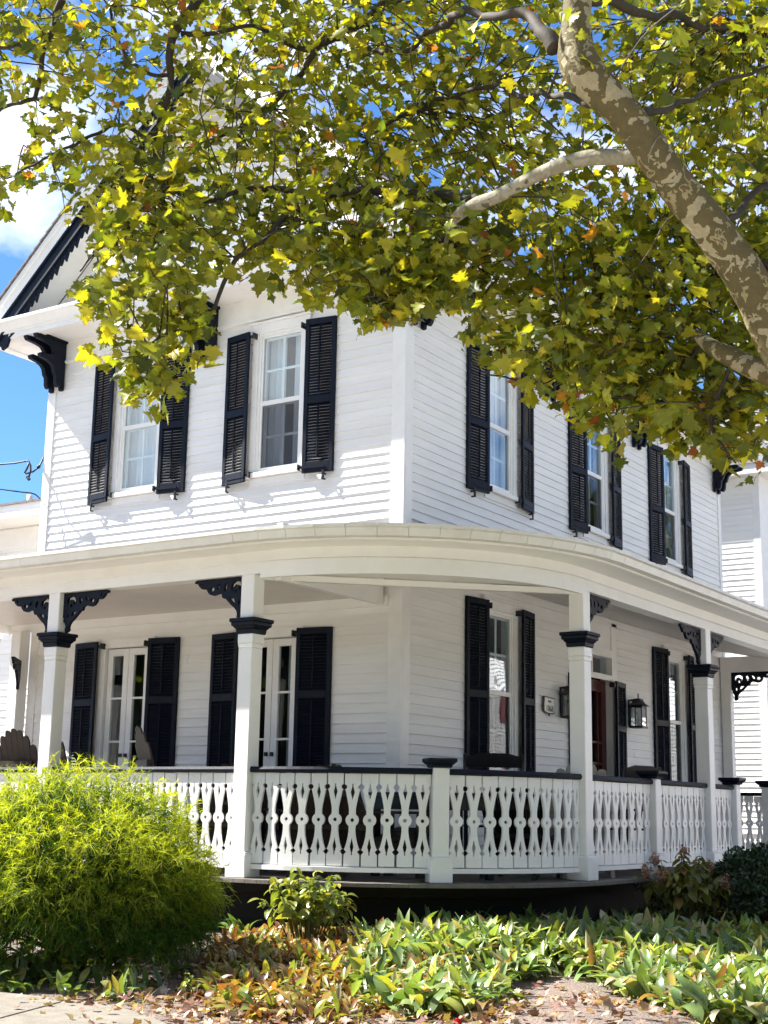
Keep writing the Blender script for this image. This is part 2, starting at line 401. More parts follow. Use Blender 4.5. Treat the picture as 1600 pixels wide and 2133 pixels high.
clapboards(CLA, FA, 0, wa, -4.875, -.125, [z for z in zl if (1.7 < z < 3.36) or (4.3 < z < 6.55)], trimA, rz_)
clapboards(CLB, FB, 1, wb, .125, WB-.11, [z for z in zl if (1.1 < z < 3.72) or (4.25 < z < 6.55)], trimB, rz_)
# corner boards, friezes
cb = [MB(FA).box(-.125, .032, .0005, .032, .95, 6.9), MB(FB).box(.0, .125, .0005, .032, .95, 6.9), MB(FA).box(-5.0, -4.875, .0005, .032, .95, 6.9), MB(FB).box(WB-.11, WB+.0, .0005, .032, .95, 6.9)]
for c in cb: c.build('corner_board', 'trim', house, bevel=.003)
box('frieze_board', 'trim', house, (-4.87, -.13, .001, .026, 6.63, 6.90), FA, .003)
box('frieze_board', 'trim', house, (.13, WB-.115, .001, .026, 6.63, 6.90), FB, .003)
MB(FA).box(-4.87, -.13, .026, .05, 6.63, 6.655).build('moulding', 'trim', house)
MB(FB).box(.13, WB-.115, .026, .05, 6.63, 6.655).build('moulding', 'trim', house)
# cornice round the eaves
OX0, OX1, OY0, OY1 = -5.62, .56, -.52, 9.42
def ring(z0, z1, g0, g1, name, mat='trim'):
    """band round the four eaves between two outward offsets"""
    a0, b0, c0, d0 = OX0-g0, OX1+g0, OY0-g0, OY1+g0; a1, b1, c1, d1 = OX0-g1, OX1+g1, OY0-g1, OY1+g1
    mb = MB(); i = .12
    for (x0, x1, y0, y1, X0, X1, Y0, Y1) in ((a0, b0, c0, c0+i, a1, b1, c1, c1+i), (a0, b0, d0-i, d0, a1, b1, d1-i, d1), (a0, a0+i, c0+i, d0-i, a1, a1+i, c1+i, d1-i), (b0-i, b0, c0+i, d0-i, b1-i, b1, c1+i, d1-i)):
        mb.add([(x0, y0, z0), (x1, y0, z0), (x1, y1, z0), (x0, y1, z0), (X0, Y0, z1), (X1, Y0, z1), (X1, Y1, z1), (X0, Y1, z1)],
               [(0, 3, 2, 1), (4, 5, 6, 7), (0, 1, 5, 4), (1, 2, 6, 5), (2, 3, 7, 6), (3, 0, 4, 7)])
    return mb.build(name, mat, house)
box('soffit', 'trim', house, (OX0+.01, OX1-.01, OY0+.01, OY1-.01, 6.895, 6.925))
ring(6.87, 6.93, 0, 0, 'cornice'); ring(6.93, 6.96, .012, .02, 'cornice'); ring(6.96, 7.05, .03, .085, 'cornice'); ring(7.05, 7.085, .1, .1, 'cornice')
# roof: ridge along y at x = -2.5
PK = 9.985; SL = .922
def roof_plane(sg):
    mb = MB(); xe = -2.5+sg*3.12; ze = PK-3.12*SL
    n = 34
    for i in range(n):      # shingle courses, each a thin overlapping wedge
        a, b = i/n, (i+1.12)/n
        xa, za = -2.5+sg*3.12*(1-a), ze+(PK-ze)*a; xb, zb = -2.5+sg*3.12*(1-b), ze+(PK-ze)*b
        nx, nz = sg*.68, .73
        mb.add([(xa, -.60, za), (xb, -.60, zb-.01), (xb, 9.45, zb-.01), (xa, 9.45, za), (xa+nx*.022, -.60, za+nz*.022), (xb+nx*.006, -.60, zb), (xb+nx*.006, 9.45, zb), (xa+nx*.022, 9.45, za+nz*.022)],
               [(0, 3, 2, 1), (4, 5, 6, 7), (0, 1, 5, 4), (1, 2, 6, 5), (2, 3, 7, 6), (3, 0, 4, 7)])
    return mb.build('roof', 'shingle', house)
roof_plane(-1); roof_plane(1)
def rake(sg):
    """sloping trim of the front gable: white rake board, navy vergeboard with sawn edge, soffit behind"""
    def pl(y0, y1):
        # a along slope from eave (0) to peak, b measured straight down from the roof line
        return lambda a, b, t: (-2.5+sg*(3.02-a), t, PK-(3.02-a)*SL - b)
    Ls = 3.02
    def band(b0, b1, y0, y1, name, mat):
        mb = MB(); p = pl(y0, y1)
        mb.prism([[(0, b0), (Ls, b0), (Ls, b1), (0, b1)]], p, y0, y1); return mb.build(name, mat, house)
    band(.02, .10, -.575, -.44, 'rake_board', 'trim'); band(.10, .25, -.545, -.44, 'rake_board', 'trim')
    band(.25, .50, -.53, -.47, 'vergeboard', 'navy')
    band(.25, .29, -.55, -.53, 'vergeboard', 'navy'); band(.44, .48, -.545, -.53, 'vergeboard', 'navy')
    mb = MB(); p = pl(0, 0); w = .15; n = int((Ls-.35)/w)
    for i in range(n):      # sawn fringe: pierced rings and triangles
        a = .25+i*w
        if a+w > Ls-.05: break
        out = [(a, .495), (a+w, .495), (a+w, .53), (a+w*.83, .585), (a+w*.75, .60), (a+w*.62, .585), (a+w*.5, .545), (a+w*.25, .64), (a, .55)]
        hole = [(a+w*.12, .53), (a+w*.38, .53), (a+w*.25, .59)]
        hole2 = circ(a+w*.74, .555, .018, 8)
        mb.prism([out, hole, hole2], p, -.52, -.495)
    mb.build('verge_fringe', 'navy', house)
    # scrolled foot of the vergeboard
    mb = MB(); mb.prism([[(.12, .495), (.55, .495), (.50, .56), (.44, .60), (.41, .66), (.33, .64), (.30, .70), (.22, .66), (.19, .58)], circ(.33, .57, .03, 8)], p, -.522, -.494).build('verge_scroll', 'navy', house)
    band(.22, .26, -.47, .02, 'rake_soffit', 'trim')
rake(-1); rake(1)
gcl = MB(FA)
for i in range(25):   # gable clapboards
    z = 7.1+EXP*i; h = (9.62-z)/SL*1.0
    if h > .1:
        gcl.add([(-2.5-h+.02, -.02, z), (-2.5+h-.02, -.02, z), (-2.5+h-.02, -.0015, z), (-2.5-h+.02, -.0015, z), (-2.5-h+.02, -.02, z+EXP), (-2.5+h-.02, -.02, z+EXP), (-2.5+h-.02, -.015, z+EXP), (-2.5-h+.02, -.015, z+EXP)],
                [(0, 3, 2, 1), (4, 5, 6, 7), (0, 1, 5, 4), (1, 2, 6, 5), (2, 3, 7, 6), (3, 0, 4, 7)])
tag(gcl.build('gable_clapboards', 'siding', house), kind='stuff')
# attic window in the gable
gwin = MB(lambda u, d, z: (u-2.5, .02-d, z)).box(-.40, .40, 0, .04, 7.45, 7.53).box(-.40, -.31, 0, .035, 7.53, 8.30).box(.31, .40, 0, .035, 7.53, 8.30).box(-.40, .40, 0, .04, 8.30, 8.40).box(-.31, .31, .002, .02, 7.90, 7.94).build('attic_window', 'trim', house)
MB(lambda u, d, z: (u-2.5, .02-d, z)).box(-.31, .31, .001, .012, 7.53, 8.30).build('pane', 'glass', gwin)

def cornice_bracket(T, u):
    zt = 6.893
    prof = [(0, 0), (.50, 0), (.53, -.035), (.50, -.075), (.34, -.085), (.25, -.10), (.205, -.14), (.20, -.18), (.235, -.215), (.30, -.228), (.40, -.225), (.44, -.25), (.42, -.285), (.30, -.30), (.235, -.32),
            (.195, -.355), (.18, -.40), (.17, -.43), (.145, -.445), (.14, -.48), (.135, -.54), (.11, -.575), (.07, -.575), (.05, -.54), (.045, -.60), (0, -.61)]
    mb = MB(T); mb.prism([prof], lambda a, b, t: (t, a*.92+.031, zt+b), u-.031, u+.031)
    mb2 = MB(T).box(u-.046, u+.046, .031, .47, zt-.028, zt-.001)
    o = mb.build('cornice_bracket', 'navy', house, bevel=.006); mb2.build('bracket_cap', 'navy', o)
for u in (-4.93, -4.77, -2.60, -2.44, -.26, -.09): cornice_bracket(FA, u)
for u in (.10, .27, 3.05, 3.22, 5.62, 5.79, 8.66, 8.83): cornice_bracket(FB, u)

def curtain(T, u0, u1, z0, z1, d, parent, seed, fold=9):
    r = random.Random(seed); n = 72; mb = MB(T); ph = r.random()*6
    V = []
    for j, z in enumerate((z0, z0+(z1-z0)*.5, z1)):
        for i in range(n+1):
            u = u0+(u1-u0)*i/n; k = 1-.35*j/2
            V.append((u, d+.022*k*math.sin(ph+fold*i/n*2*math.pi/ (1.6)), z))
    F = [(j*(n+1)+i, j*(n+1)+i+1, (j+1)*(n+1)+i+1, (j+1)*(n+1)+i) for j in range(2) for i in range(n)]
    return mb.add(V, F).build('curtain', 'curtain', parent, smooth=True, fix=False)
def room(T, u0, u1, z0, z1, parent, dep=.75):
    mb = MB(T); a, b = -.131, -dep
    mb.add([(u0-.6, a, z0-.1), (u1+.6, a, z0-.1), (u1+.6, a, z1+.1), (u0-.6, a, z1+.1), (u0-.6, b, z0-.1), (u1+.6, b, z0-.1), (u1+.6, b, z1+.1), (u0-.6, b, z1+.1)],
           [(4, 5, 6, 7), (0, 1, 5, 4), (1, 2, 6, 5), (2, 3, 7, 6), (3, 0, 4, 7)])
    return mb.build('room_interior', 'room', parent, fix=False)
def sash_window(T, c, hw, z0, z1, mid, seed, screen=True, cur='both'):
    r = random.Random(seed)
    mb = MB(T); e = .075
    mb.box(c-hw-e, c-hw, .001, .034, z0, z1).box(c+hw, c+hw+e, .001, .034, z0, z1).box(c-hw-e-.01, c+hw+e+.01, .001, .038, z1, z1+.10).box(c-hw-e-.03, c+hw+e+.03, .001, .06, z1+.10, z1+.125)
    mb.box(c-hw-e-.03, c+hw+e+.03, -.02, .075, z0-.05, z0-.001).box(c-hw-e+.02, c+hw+e-.02, .001, .03, z0-.13, z0-.052)
    w = mb.build('window', 'trim', house, bevel=.003)
    f = MB(T).box(c-hw, c-hw+.03, -.12, .012, z0, z1).box(c+hw-.03, c+hw, -.12, .012, z0, z1).box(c-hw+.03, c+hw-.03, -.12, .012, z1-.03, z1).box(c-hw+.03, c+hw-.03, -.12, .012, z0, z0+.03)
    f.build('frame', 'trim', w)
    i0, i1 = c-hw+.031, c+hw-.031; b0, b1 = z0+.031, z1-.031; s = .026
    # outer storm sash: two lights
    MB(T).box(i0, i0+s, -.022, .004, b0, b1).box(i1-s, i1, -.022, .004, b0, b1).box(i0+s, i1-s, -.022, .006, mid-.024, mid+.024).box(i0+s, i1-s, -.022, .004, b0, b0+s).box(i0+s, i1-s, -.022, .004, b1-s, b1).build('storm_sash', 'trim', w)
    MB(T).box(i0+s, i1-s, -.012, -.008, mid+.0245, b1-s).build('pane', 'glass', w)
    MB(T).box(i0+s, i1-s, -.012, -.008, b0+s, mid-.0245).build('pane', 'screen' if screen else 'glass', w)
    # inner sashes with muntins
    for (q0, q1, d) in ((mid-.02, b1, -.030), (b0, mid+.02, -.052)):
        m = MB(T).box(i0, i0+.04, d-.02, d, q0, q1).box(i1-.04, i1, d-.02, d, q0, q1).box(i0+.04, i1-.04, d-.02, d, q0, q0+.045).box(i0+.04, i1-.04, d-.02, d, q1-.045, q1)
        sh = m.build('sash', 'trim', w)
        MB(T).box(c-.014, c+.014, d-.015, d-.002, q0+.045, q1-.045).box(i0+.04, c-.014, d-.015, d-.002, (q0+q1)/2-.013, (q0+q1)/2+.013).box(c+.014, i1-.04, d-.015, d-.002, (q0+q1)/2-.013, (q0+q1)/2+.013).build('muntins', 'trim', w)
    lo, hi = (i0-.30, i1+.04) if T is FA else (i0-.04, i1+.55)
    if cur == 'both':
        curtain(T, lo, c-.07, z0-.05, z1+.03, -.17, w, seed); curtain(T, c+.06, hi, z0-.05, z1+.03, -.17, w, seed+1)
    elif cur == 'full': curtain(T, lo, hi, z0-.05, z1+.03, -.17, w, seed, 11)
    elif cur == 'left': curtain(T, i0-.05, c-.10, z0-.05, z1+.03, -.17, w, seed)
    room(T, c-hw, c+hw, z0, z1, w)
    return w
sash_window(FA, A_UP[0], .30, 4.94, 6.48, 5.70, 1, False, 'full')
sash_window(FA, A_UP[1], .30, 4.94, 6.48, 5.70, 2, True, 'both')
for i, c in enumerate(B_UP): sash_window(FB, c, .30, 4.94, 6.48, 5.66, 10+i, i != 0, ['both', 'left', 'both'][i])
for i, c in enumerate((1.95, 6.89)): sash_window(FB, c, .31, 1.90, 3.62, 2.75, 20+i, True, ['left', 'none'][i])

def french_window(T, c, hw, z0, z1, seed):
    e = .09
    mb = MB(T).box(c-hw-e, c-hw, .001, .032, z0, z1).box(c+hw, c+hw+e, .001, .032, z0, z1).box(c-hw-e-.01, c+hw+e+.01, .001, .036, z1, z1+.10)
    w = mb.build('french_window', 'trim', house, bevel=.003)
    for s in (-1, 1):
        a, b = (c-hw+.004, c-.003) if s < 0 else (c+.003, c+hw-.004); st = .075; d0, d1 = -.05, -.012
        lf = MB(T).box(a, a+st, d0, d1, z0, z1-.01).box(b-st, b, d0, d1, z0, z1-.01).box(a+st, b-st, d0, d1, z0, z0+.2).box(a+st, b-st, d0, d1, z1-.085, z1-.01)
        zs = [z0+.2+(z1-.085-z0-.2)*k/4 for k in range(5)]
        for z in zs[1:4]: lf.box(a+st, b-st, d0, d1, z-.011, z+.011)
        leaf = lf.build('door_leaf', 'trim', w, bevel=.002)
        for k in range(4):
            MB(T).box(a+st, b-st, -.034, -.03, zs[k]+(.0115 if k else 0), zs[k+1]-(.0115 if k < 3 else 0)).build('pane', 'glass', w)
        MB(T).box((b-.045 if s < 0 else a+.02), (b-.02 if s < 0 else a+.045), d1, d1+.03, 2.02, 2.06).build('door_handle', 'iron', w)
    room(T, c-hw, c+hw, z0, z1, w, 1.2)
    if seed == 1: curtain(T, c+.02, c+hw, z0, z1, -.25, w, 5)
    return w
for i, c in enumerate(A_UP): french_window(FA, c, .31, 1.06, 3.20, i)

def shutter(T, uh, sg, w, z0, z1, rails, hb=.075, fb=.02, parent=house):
    """louvred shutter hung at uh, opening towards sg; its hinge side stands off the wall"""
    th = .032; st = .045
    def P(a, t, z): return T(uh+sg*a, hb-(hb-fb)*a/w+t, z)
    mb = MB(P).box(0, st, 0, th, z0, z1).box(w-st, w, 0, th, z0, z1)
    levels = [(z0, z0+.115)] + [(r-.038, r+.038) for r in rails] + [(z1-.065, z1)]
    for a, b in levels: mb.box(st, w-st, 0, th, a, b)
    s = mb.build('shutter', 'navy', parent, bevel=.003)
    lv = MB(P); rod = MB(P)
    for (a, b), (c, d) in zip(levels, levels[1:]):
        n = max(1, int((c-b)/.031)); p = (c-b)/n
        for k in range(n):
            z = b+p*(k+.5)
            lv.add([(st, .004, z+.016), (w-st, .004, z+.016), (w-st, .030, z-.014), (st, .030, z-.014), (st, .002, z+.010), (w-st, .002, z+.010), (w-st, .027, z-.019), (st, .027, z-.019)],
                   [(0, 1, 2, 3), (7, 6, 5, 4), (0, 4, 5, 1), (1, 5, 6, 2), (2, 6, 7, 3), (3, 7, 4, 0)])
        rod.box(w/2-.006, w/2+.006, th-.003, th+.008, b+.04, c-.02)
    tag(lv.build('louvres', 'navy', s, fix=False), kind='stuff'); rod.build('tilt_rod', 'navy', s)
    hg = MB(T)
    for z in (z0+.07, z1-.05):
        hg.box(min(uh, uh-sg*.045), max(uh, uh-sg*.045), .04, hb+.01, z-.012, z+.012)
        hg.box(min(uh-sg*.045, uh-sg*.062), max(uh-sg*.045, uh-sg*.062), .032, hb+.03, z-.03, z+.03)
    hg.build('hinge', 'iron', s)
    dg = MB(P).box(w-.10, w-.085, -.005, th+.02, z0-.03, z0-.012).box(w-.104, w-.081, th+.006, th+.02, z0-.085, z0+.012).box(w-.10, w-.085, th*.2, th+.02, z0-.085, z0-.07)
    dg.build('shutter_dog', 'iron', s)
    MB(P).box(.0, w*.75, th, th+.006, z0+.045, z0+.066).build('strap', 'navy', s)
    return s
def pair(T, c, hw, w, z0, z1, rails, **k):
    shutter(T, c-hw, -1, w, z0, z1, rails, **k); shutter(T, c+hw, 1, w, z0, z1, rails, **k)
for c in A_UP:
    pair(FA, c, .375, .345, 4.85, 6.50, [5.62]); pair(FA, c, .375, .385, 1.10, 3.27, [1.62, 2.61])
for c in B_UP: pair(FB, c, .385, .372, 4.83, 6.47, [5.58])
for c in (1.95, 6.89): pair(FB, c, .385, .375, 1.82, 3.69, [2.70])

# front door on the side wall, with transom, panel above and its own shutter
dm = MB(FB).box(3.80, 3.93, .001, .03, .95, 3.84).box(4.83, 4.98, .001, .03, .95, 3.84).box(3.93, 4.83, .001, .03, 3.40, 3.50).box(3.93, 4.83, .001, .028, 3.12, 3.19).box(3.80, 4.98, .001, .036, 3.84, 3.87).box(3.93, 4.83, .001, .014, 3.50, 3.84)
drw = dm.build('doorway', 'trim', house, bevel=.003)
dl = MB(FB).box(3.93, 4.05, -.11, -.06, .97, 3.12).box(4.70, 4.83, -.11, -.06, .97, 3.12).box(4.05, 4.70, -.11, -.06, .97, 1.85).box(4.05, 4.70, -.11, -.06, 2.98, 3.12).box(4.05, 4.70, -.10, -.065, 2.35, 2.38).box(4.05, 4.70, -.10, -.065, 2.10, 2.13).box(4.59, 4.615, -.10, -.065, 1.85, 2.98)
dl.build('door', 'door', drw, bevel=.003)
MB(FB).box(4.05, 4.70, -.09, -.085, 1.85, 2.98).build('pane', 'glass', drw)
MB(FB).box(3.93, 4.83, -.05, -.045, 3.19, 3.40).build('transom_pane', 'glass', drw)
MB(FB).box(4.36, 4.40, -.06, -.03, 3.19, 3.40).build('transom_bar', 'trim', drw)
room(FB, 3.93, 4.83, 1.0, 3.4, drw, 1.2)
shutter(FB, 4.80, 1, .40, 1.0, 3.12, [1.6, 2.55], parent=house)
shutter(FB, 3.96, -1, .36, 1.0, 3.12, [1.6, 2.55], parent=house)

# ------------------------------------------------------------------ porch
porch = empty('porch', (0, 0, .45))
PO = np.array([0, 0, .45])
tag(porch, 'white wraparound porch with a curved corner, square posts and sawn balusters', 'porch')
def PT(u, d, z): return (u, d, z-.45)             # porch parts hang from an empty at ground height
KX, KY = -.32, .32
ZD = .94
def arcpt(R, a): return (KX+R*math.cos(a), KY+R*math.sin(a))
def path(R, x0=-5.45, y1=8.8, n=14):
    """plan line round the porch at radius R: straight, quarter circle, straight"""
    p = [(x0, KY-R)] + [arcpt(R, -math.pi/2+math.pi/2*i/n) for i in range(n+1)] + [(KX+R, y1)]
    return p
def sweep(R0, z0, R1, z1, R2, z2, R3, z3, x0=-5.45, y1=8.8, n=14):
    """four-cornered band swept round the porch"""
    mb = MB(PT); ps = [path(R0, x0, y1, n), path(R1, x0, y1, n), path(R2, x0, y1, n), path(R3, x0, y1, n)]; zs = (z0, z1, z2, z3); m = len(ps[0])
    V = [(ps[k][i][0], ps[k][i][1], zs[k]) for i in range(m) for k in range(4)]
    F = [(i*4+k, i*4+(k+1) % 4, (i+1)*4+(k+1) % 4, (i+1)*4+k) for i in range(m-1) for k in range(4)] + [(0, 3, 2, 1), tuple((m-1)*4+k for k in range(4))]
    return mb.add(V, F)
# floor boards, mitred at the corner, each its own piece
deck = sweep(1.2, ZD-.12, 1.95, ZD-.12, 1.95, ZD-.032, 1.2, ZD-.032).build('deck', 'skirt', porch)  # near-black rim, shade below the floor put into its colour
RD = 2.235
def edge_y(x):      # outer edge of the floor at x (front side)
    return KY-RD if x <= KX else KY-math.sqrt(max(RD*RD-(x-KX)**2, 0))
bw = .118; x = -5.45; k = 0
while x < KX+RD*.7071:
    x2 = min(x+bw-.004, KX+RD*.7071); m0 = -.0 if x < 0 else -x; m1 = 0 if x2 < 0 else -x2
    ya, yb = edge_y(x), edge_y(x2)
    mb = MB(PT); z0, z1 = ZD-.03, ZD+random.uniform(-.0015, .0015)
    mb.add([(x, ya, z0), (x2, yb, z0), (x2, min(m1, 0), z0), (x, min(m0, 0), z0), (x, ya, z1), (x2, yb, z1), (x2, min(m1, 0), z1), (x, min(m0, 0), z1)],
           [(0, 3, 2, 1), (4, 5, 6, 7), (0, 1, 5, 4), (1, 2, 6, 5), (2, 3, 7, 6), (3, 0, 4, 7)])
    mb.build('floor_board', 'wood', deck, fix=False); x += bw
y = -(-KY+RD*.7071)
while y < 8.8:
    y2 = min(y+bw-.004, 8.8)
    def ex(v): return KX+RD if v >= KY else KX+math.sqrt(max(RD*RD-(v-KY)**2, 0))
    ma, mbb = (0 if y > 0 else -y), (0 if y2 > 0 else -y2); z0, z1 = ZD-.03, ZD+random.uniform(-.0015, .0015)
    mb = MB(PT).add([(ma, y, z0), (ex(y), y, z0), (ex(y2), y2, z0), (mbb, y2, z0), (ma, y, z1), (ex(y), y, z1), (ex(y2), y2, z1), (mbb, y2, z1)],
                    [(0, 3, 2, 1), (4, 5, 6, 7), (0, 1, 5, 4), (1, 2, 6, 5), (2, 3, 7, 6), (3, 0, 4, 7)])
    mb.build('floor_board', 'wood', deck, fix=False); y += bw
sweep(1.80, .30, 1.84, .30, 1.84, ZD-.13, 1.80, ZD-.13).build('skirting', 'skirt', porch)  # near-black band painted as the shaded void under the floor

# entablature, gutter, roof, ceilings
sweep(1.93, 3.505, 2.085, 3.505, 2.085, 3.70, 1.93, 3.70).build('beam', 'post', porch)
sweep(2.085, 3.60, 2.105, 3.61, 2.115, 3.70, 2.085, 3.70).build('moulding', 'post', porch)
mbv = MB(PT); n = 18
for i in range(n):    # deeper valance of the curved corner
    a0, a1 = -math.pi/2+math.pi/2*i/n+.0, -math.pi/2+math.pi/2*(i+1)/n
    P = []
    for R in (2.05, 2.098):
        for a in (a0, a1): P.append((*arcpt(R, a), 3.462)); P.append((*arcpt(R, a), 3.60))
    mbv.add(P, [(0, 4, 6, 2), (1, 3, 7, 5), (4, 5, 7, 6), (0, 2, 3, 1), (0, 1, 5, 4), (2, 6, 7, 3)])
mbv.build('curved_valance', 'post', porch)
sweep(2.09, 3.695, 2.40, 3.695, 2.40, 3.715, 2.09, 3.715).build('eave_soffit', 'post', porch)
gp = [(2.385, 3.717), (2.475, 3.717), (2.50, 3.775), (2.525, 3.785), (2.525, 3.812), (2.385, 3.812)]
def gutter_piece(p0, p1, q=None):
    mb = MB(PT); m = len(gp); V = []
    for pts in (p0, p1):
        for (R, z) in gp: V.append((*pts(R), z))
    F = [(k, (k+1) % m, m+(k+1) % m, m+k) for k in range(m)] + [tuple(range(m)), tuple(range(2*m-1, m-1, -1))]
    return mb.add(V, F).build('gutter', 'gutter', porch)
gutter_piece(lambda R: (-5.45, KY-R), lambda R: (-2.9, KY-R)); gutter_piece(lambda R: (-2.896, KY-R), lambda R: (KX-.003, KY-R))
ng = 15
for i in range(ng):
    e = .0007
    gutter_piece(lambda R, a=-math.pi/2+math.pi/2*i/ng+e: arcpt(R, a), lambda R, a=-math.pi/2+math.pi/2*(i+1)/ng-e: arcpt(R, a))
gutter_piece(lambda R: (KX+R, KY+.004), lambda R: (KX+R, 4.2)); gutter_piece(lambda R: (KX+R, 4.204), lambda R: (KX+R, 8.8))
mb = MB(PT); op = path(2.44, -5.45, 8.8, 16); ip = [(-5.45, .02)] + [(min(p[0], -.01), .02) if p[1] < -abs(p[0])*.0-.0 and p[0] < 0 else (0, 0) for p in op[1:-1]] + [(-.02, 8.8)]
ip = []
for p in op:
    if p[0] < 0 and p[1] < 0: ip.append((p[0], .03))
    elif p[0] > 0 and p[1] > 0: ip.append((-.03, p[1]))
    else: ip.append((-.03, .03))
m = len(op); V = [(a, b, 3.80) for a, b in op] + [(a, b, 4.22) for a, b in ip] + [(a, b, 3.74) for a, b in op] + [(a, b, 4.16) for a, b in ip]
F = []
for i in range(m-1): F += [(i, i+1, m+i+1, m+i), (2*m+i, 3*m+i, 3*m+i+1, 2*m+i+1)]
mb.add(V, F).build('porch_roof', 'shingle', porch, fix=False)
# ceilings: flat along the front, rising to the wall along the side
ceA = MB(PT).box(-5.40, -.245, -1.62, -.002, 3.545, 3.57).build('ceiling', 'ceil', porch)
for i in range(19):
    yb = -1.61+i*.085
    MB(PT).box(-5.40, -.245, yb+.002, yb+.081, 3.538, 3.545).build('ceiling_board', 'ceil', ceA)
MB(PT).box(-5.40, -.13, -.03, -.033+.032, 3.44, 3.537).build('frieze_board', 'post', porch)
MB(PT).box(-.245, -.18, -1.66, -.034, 3.45, 3.96).build('cross_beam', 'post', porch)
oc = [(-.18, -1.64)] + [arcpt(1.94, -math.pi/2+math.pi/2*i/10) for i in range(1, 11)] + [(KX+1.94, 8.8)]
ic = [(-.18, 0)] + [((-.18+.18*i/5, 0) if i < 5 else (0, 0)) for i in range(1, 11)] + [(0, 8.8)]
m = len(oc)
MB(PT).add([(a, b, 3.57) for a, b in oc] + [(a, b, 3.90) for a, b in ic], [(i, i+1, m+i+1, m+i) for i in range(m-1)]).build('ceiling', 'ceil', porch, fix=False)
MB(PT).box(.002, .03, .15, 8.8, 3.80, 3.885).build('frieze_board', 'post', porch)
c0, c1 = Vector((-.385, -1.67, 3.49)), Vector((1.67, .30, 3.49)); dv = (c1-c0)
MB(PT).obox((c0+c1)/2, dv/2, Vector((-dv.y, dv.x, 0)).normalized()*.03, (0, 0, .026)).build('chord_beam', 'post', porch)
cp = [(-.385, -1.70)] + [arcpt(2.04, -math.pi/2+math.pi/2*i/12) for i in range(13)] + [(1.70, .30)]
mb = MB(PT); V = [(a, b, 3.53) for a, b in cp]; mb.add(V+[(c0.x, c0.y, 3.53), (c1.x, c1.y, 3.53)], [tuple(range(len(cp))) + (len(cp)+1, len(cp))]).build('corner_soffit', 'post', porch, fix=False)
MB(PT).box(.035, 1.6, 8.68, 8.82, 3.575, 3.80).build('beam', 'post', porch)
MB(PT).box(-5.50, -5.36, -1.62, -.002, 3.44, 3.75).build('beam', 'post', porch)

# posts
def stack(mb, cx, cy, ang, tiers):
    """square tiers (half width, z0, z1, optional top half width) turned by ang"""
    c, s = math.cos(ang), math.sin(ang)
    for t in tiers:
        h0, z0, z1 = t[:3]; h1 = t[3] if len(t) > 3 else h0
        V = [(cx+(i*c-j*s)*h, cy+(i*s+j*c)*h, z) for h, z in ((h0, z0), (h1, z1)) for i, j in ((-1, -1), (1, -1), (1, 1), (-1, 1))]
        mb.add(V, [(0, 3, 2, 1), (4, 5, 6, 7), (0, 1, 5, 4), (1, 2, 6, 5), (2, 3, 7, 6), (3, 0, 4, 7)])
    return mb
def column(cx, cy, ztop=3.504):
    p = stack(MB(PT), cx, cy, 0, [(.105, ZD+.002, 1.135), (.098, 1.136, 1.15, .09), (.075, 1.151, 2.86), (.075, 2.861, 2.90, .083), (.083, 2.901, 2.985), (.073, 3.12, ztop)]).build('post', 'post', porch, bevel=.006)
    stack(MB(PT), cx, cy, 0, [(.092, 2.986, 3.025, .098), (.10, 3.026, 3.05, .118), (.126, 3.051, 3.085, .13), (.14, 3.086, 3.118)]).build('post_capital', 'navy', p, bevel=.005)
    return p
COLS = [(-5.29, -1.70), (-2.83, -1.70), (-.457, -1.70), (1.70, .36), (1.70, 3.47), (1.70, 6.58)]
posts = [column(*c) for c in COLS]
p = stack(MB(PT), -5.08, -.11, 0, [(.10, ZD+.002, 1.135), (.075, 1.136, 3.44)]).build('pilaster', 'post', porch, bevel=.006)
p = stack(MB(PT), .11, 8.74, 0, [(.07, ZD+.002, 3.574)]).build('pilaster', 'post', porch, bevel=.006)
def newel(cx, cy, ang):
    p = stack(MB(PT), cx, cy, ang, [(.094, ZD+.002, 1.13), (.086, 1.131, 1.145, .08), (.068, 1.146, 1.862)]).build('newel_post', 'post', porch, bevel=.006)
    stack(MB(PT), cx, cy, ang, [(.085, 1.863, 1.885, .092), (.095, 1.886, 1.905, .115), (.122, 1.906, 1.938)]).build('newel_cap', 'navy', p, bevel=.005)
NA = -math.pi/4; nx, ny = arcpt(2.02, NA)
newel(nx, ny, math.pi/4); newel(1.70, 1.97, 0); newel(1.70, 4.29, 0); newel(1.70, 5.55, 0)

# railings
def bal_loops(w):
    s = w/.125; h = w/2
    R = [(h, 0), (h, .088)] + [(h-.018*s*math.sin(math.pi*i/6), .108-.02*math.cos(math.pi*i/6)) for i in range(1, 6)] + [(h, .130), (.056*s, .137), (.043*s, .195), (.031*s, .255), (.026*s, .29), (.027*s, .329)]
    R += [(.052*math.cos(a)*s, .374+.052*math.sin(a)) for a in [-.95+1.9*i/8 for i in range(9)]]
    R += [(.027*s, .419), (.026*s, .46), (.032*s, .51), (.044*s, .565), (.056*s, .600), (h, .606), (h-.020*s, .627), (h, .650), (h, .742)]
    out = R + [(-a, b) for a, b in reversed(R)]
    t1 = [(0, .080), (.006, .086), (.004, .100), (.017, .150), (0, .215), (-.017, .150), (-.004, .100), (-.006, .086)]
    t2 = [(0, .655), (.006, .649), (.004, .635), (.016, .588), (0, .515), (-.016, .588), (-.004, .635), (-.006, .649)]
    return [out, [(a*s, b) for a, b in t1], [(a*s, b) for a, b in t2], circ(0, .374, .0155, 10)]
BALM = {}
def bal_mesh(w, half=0):
    k = (round(w, 3), half)
    if k not in BALM:
        lp = bal_loops(w)
        mb = MB().prism(lp, lambda a, b, t: (a, t, -b), -.011, .011); me = mb.mesh('baluster'); me.materials.append(M['post']); BALM[k] = me
    return BALM[k]
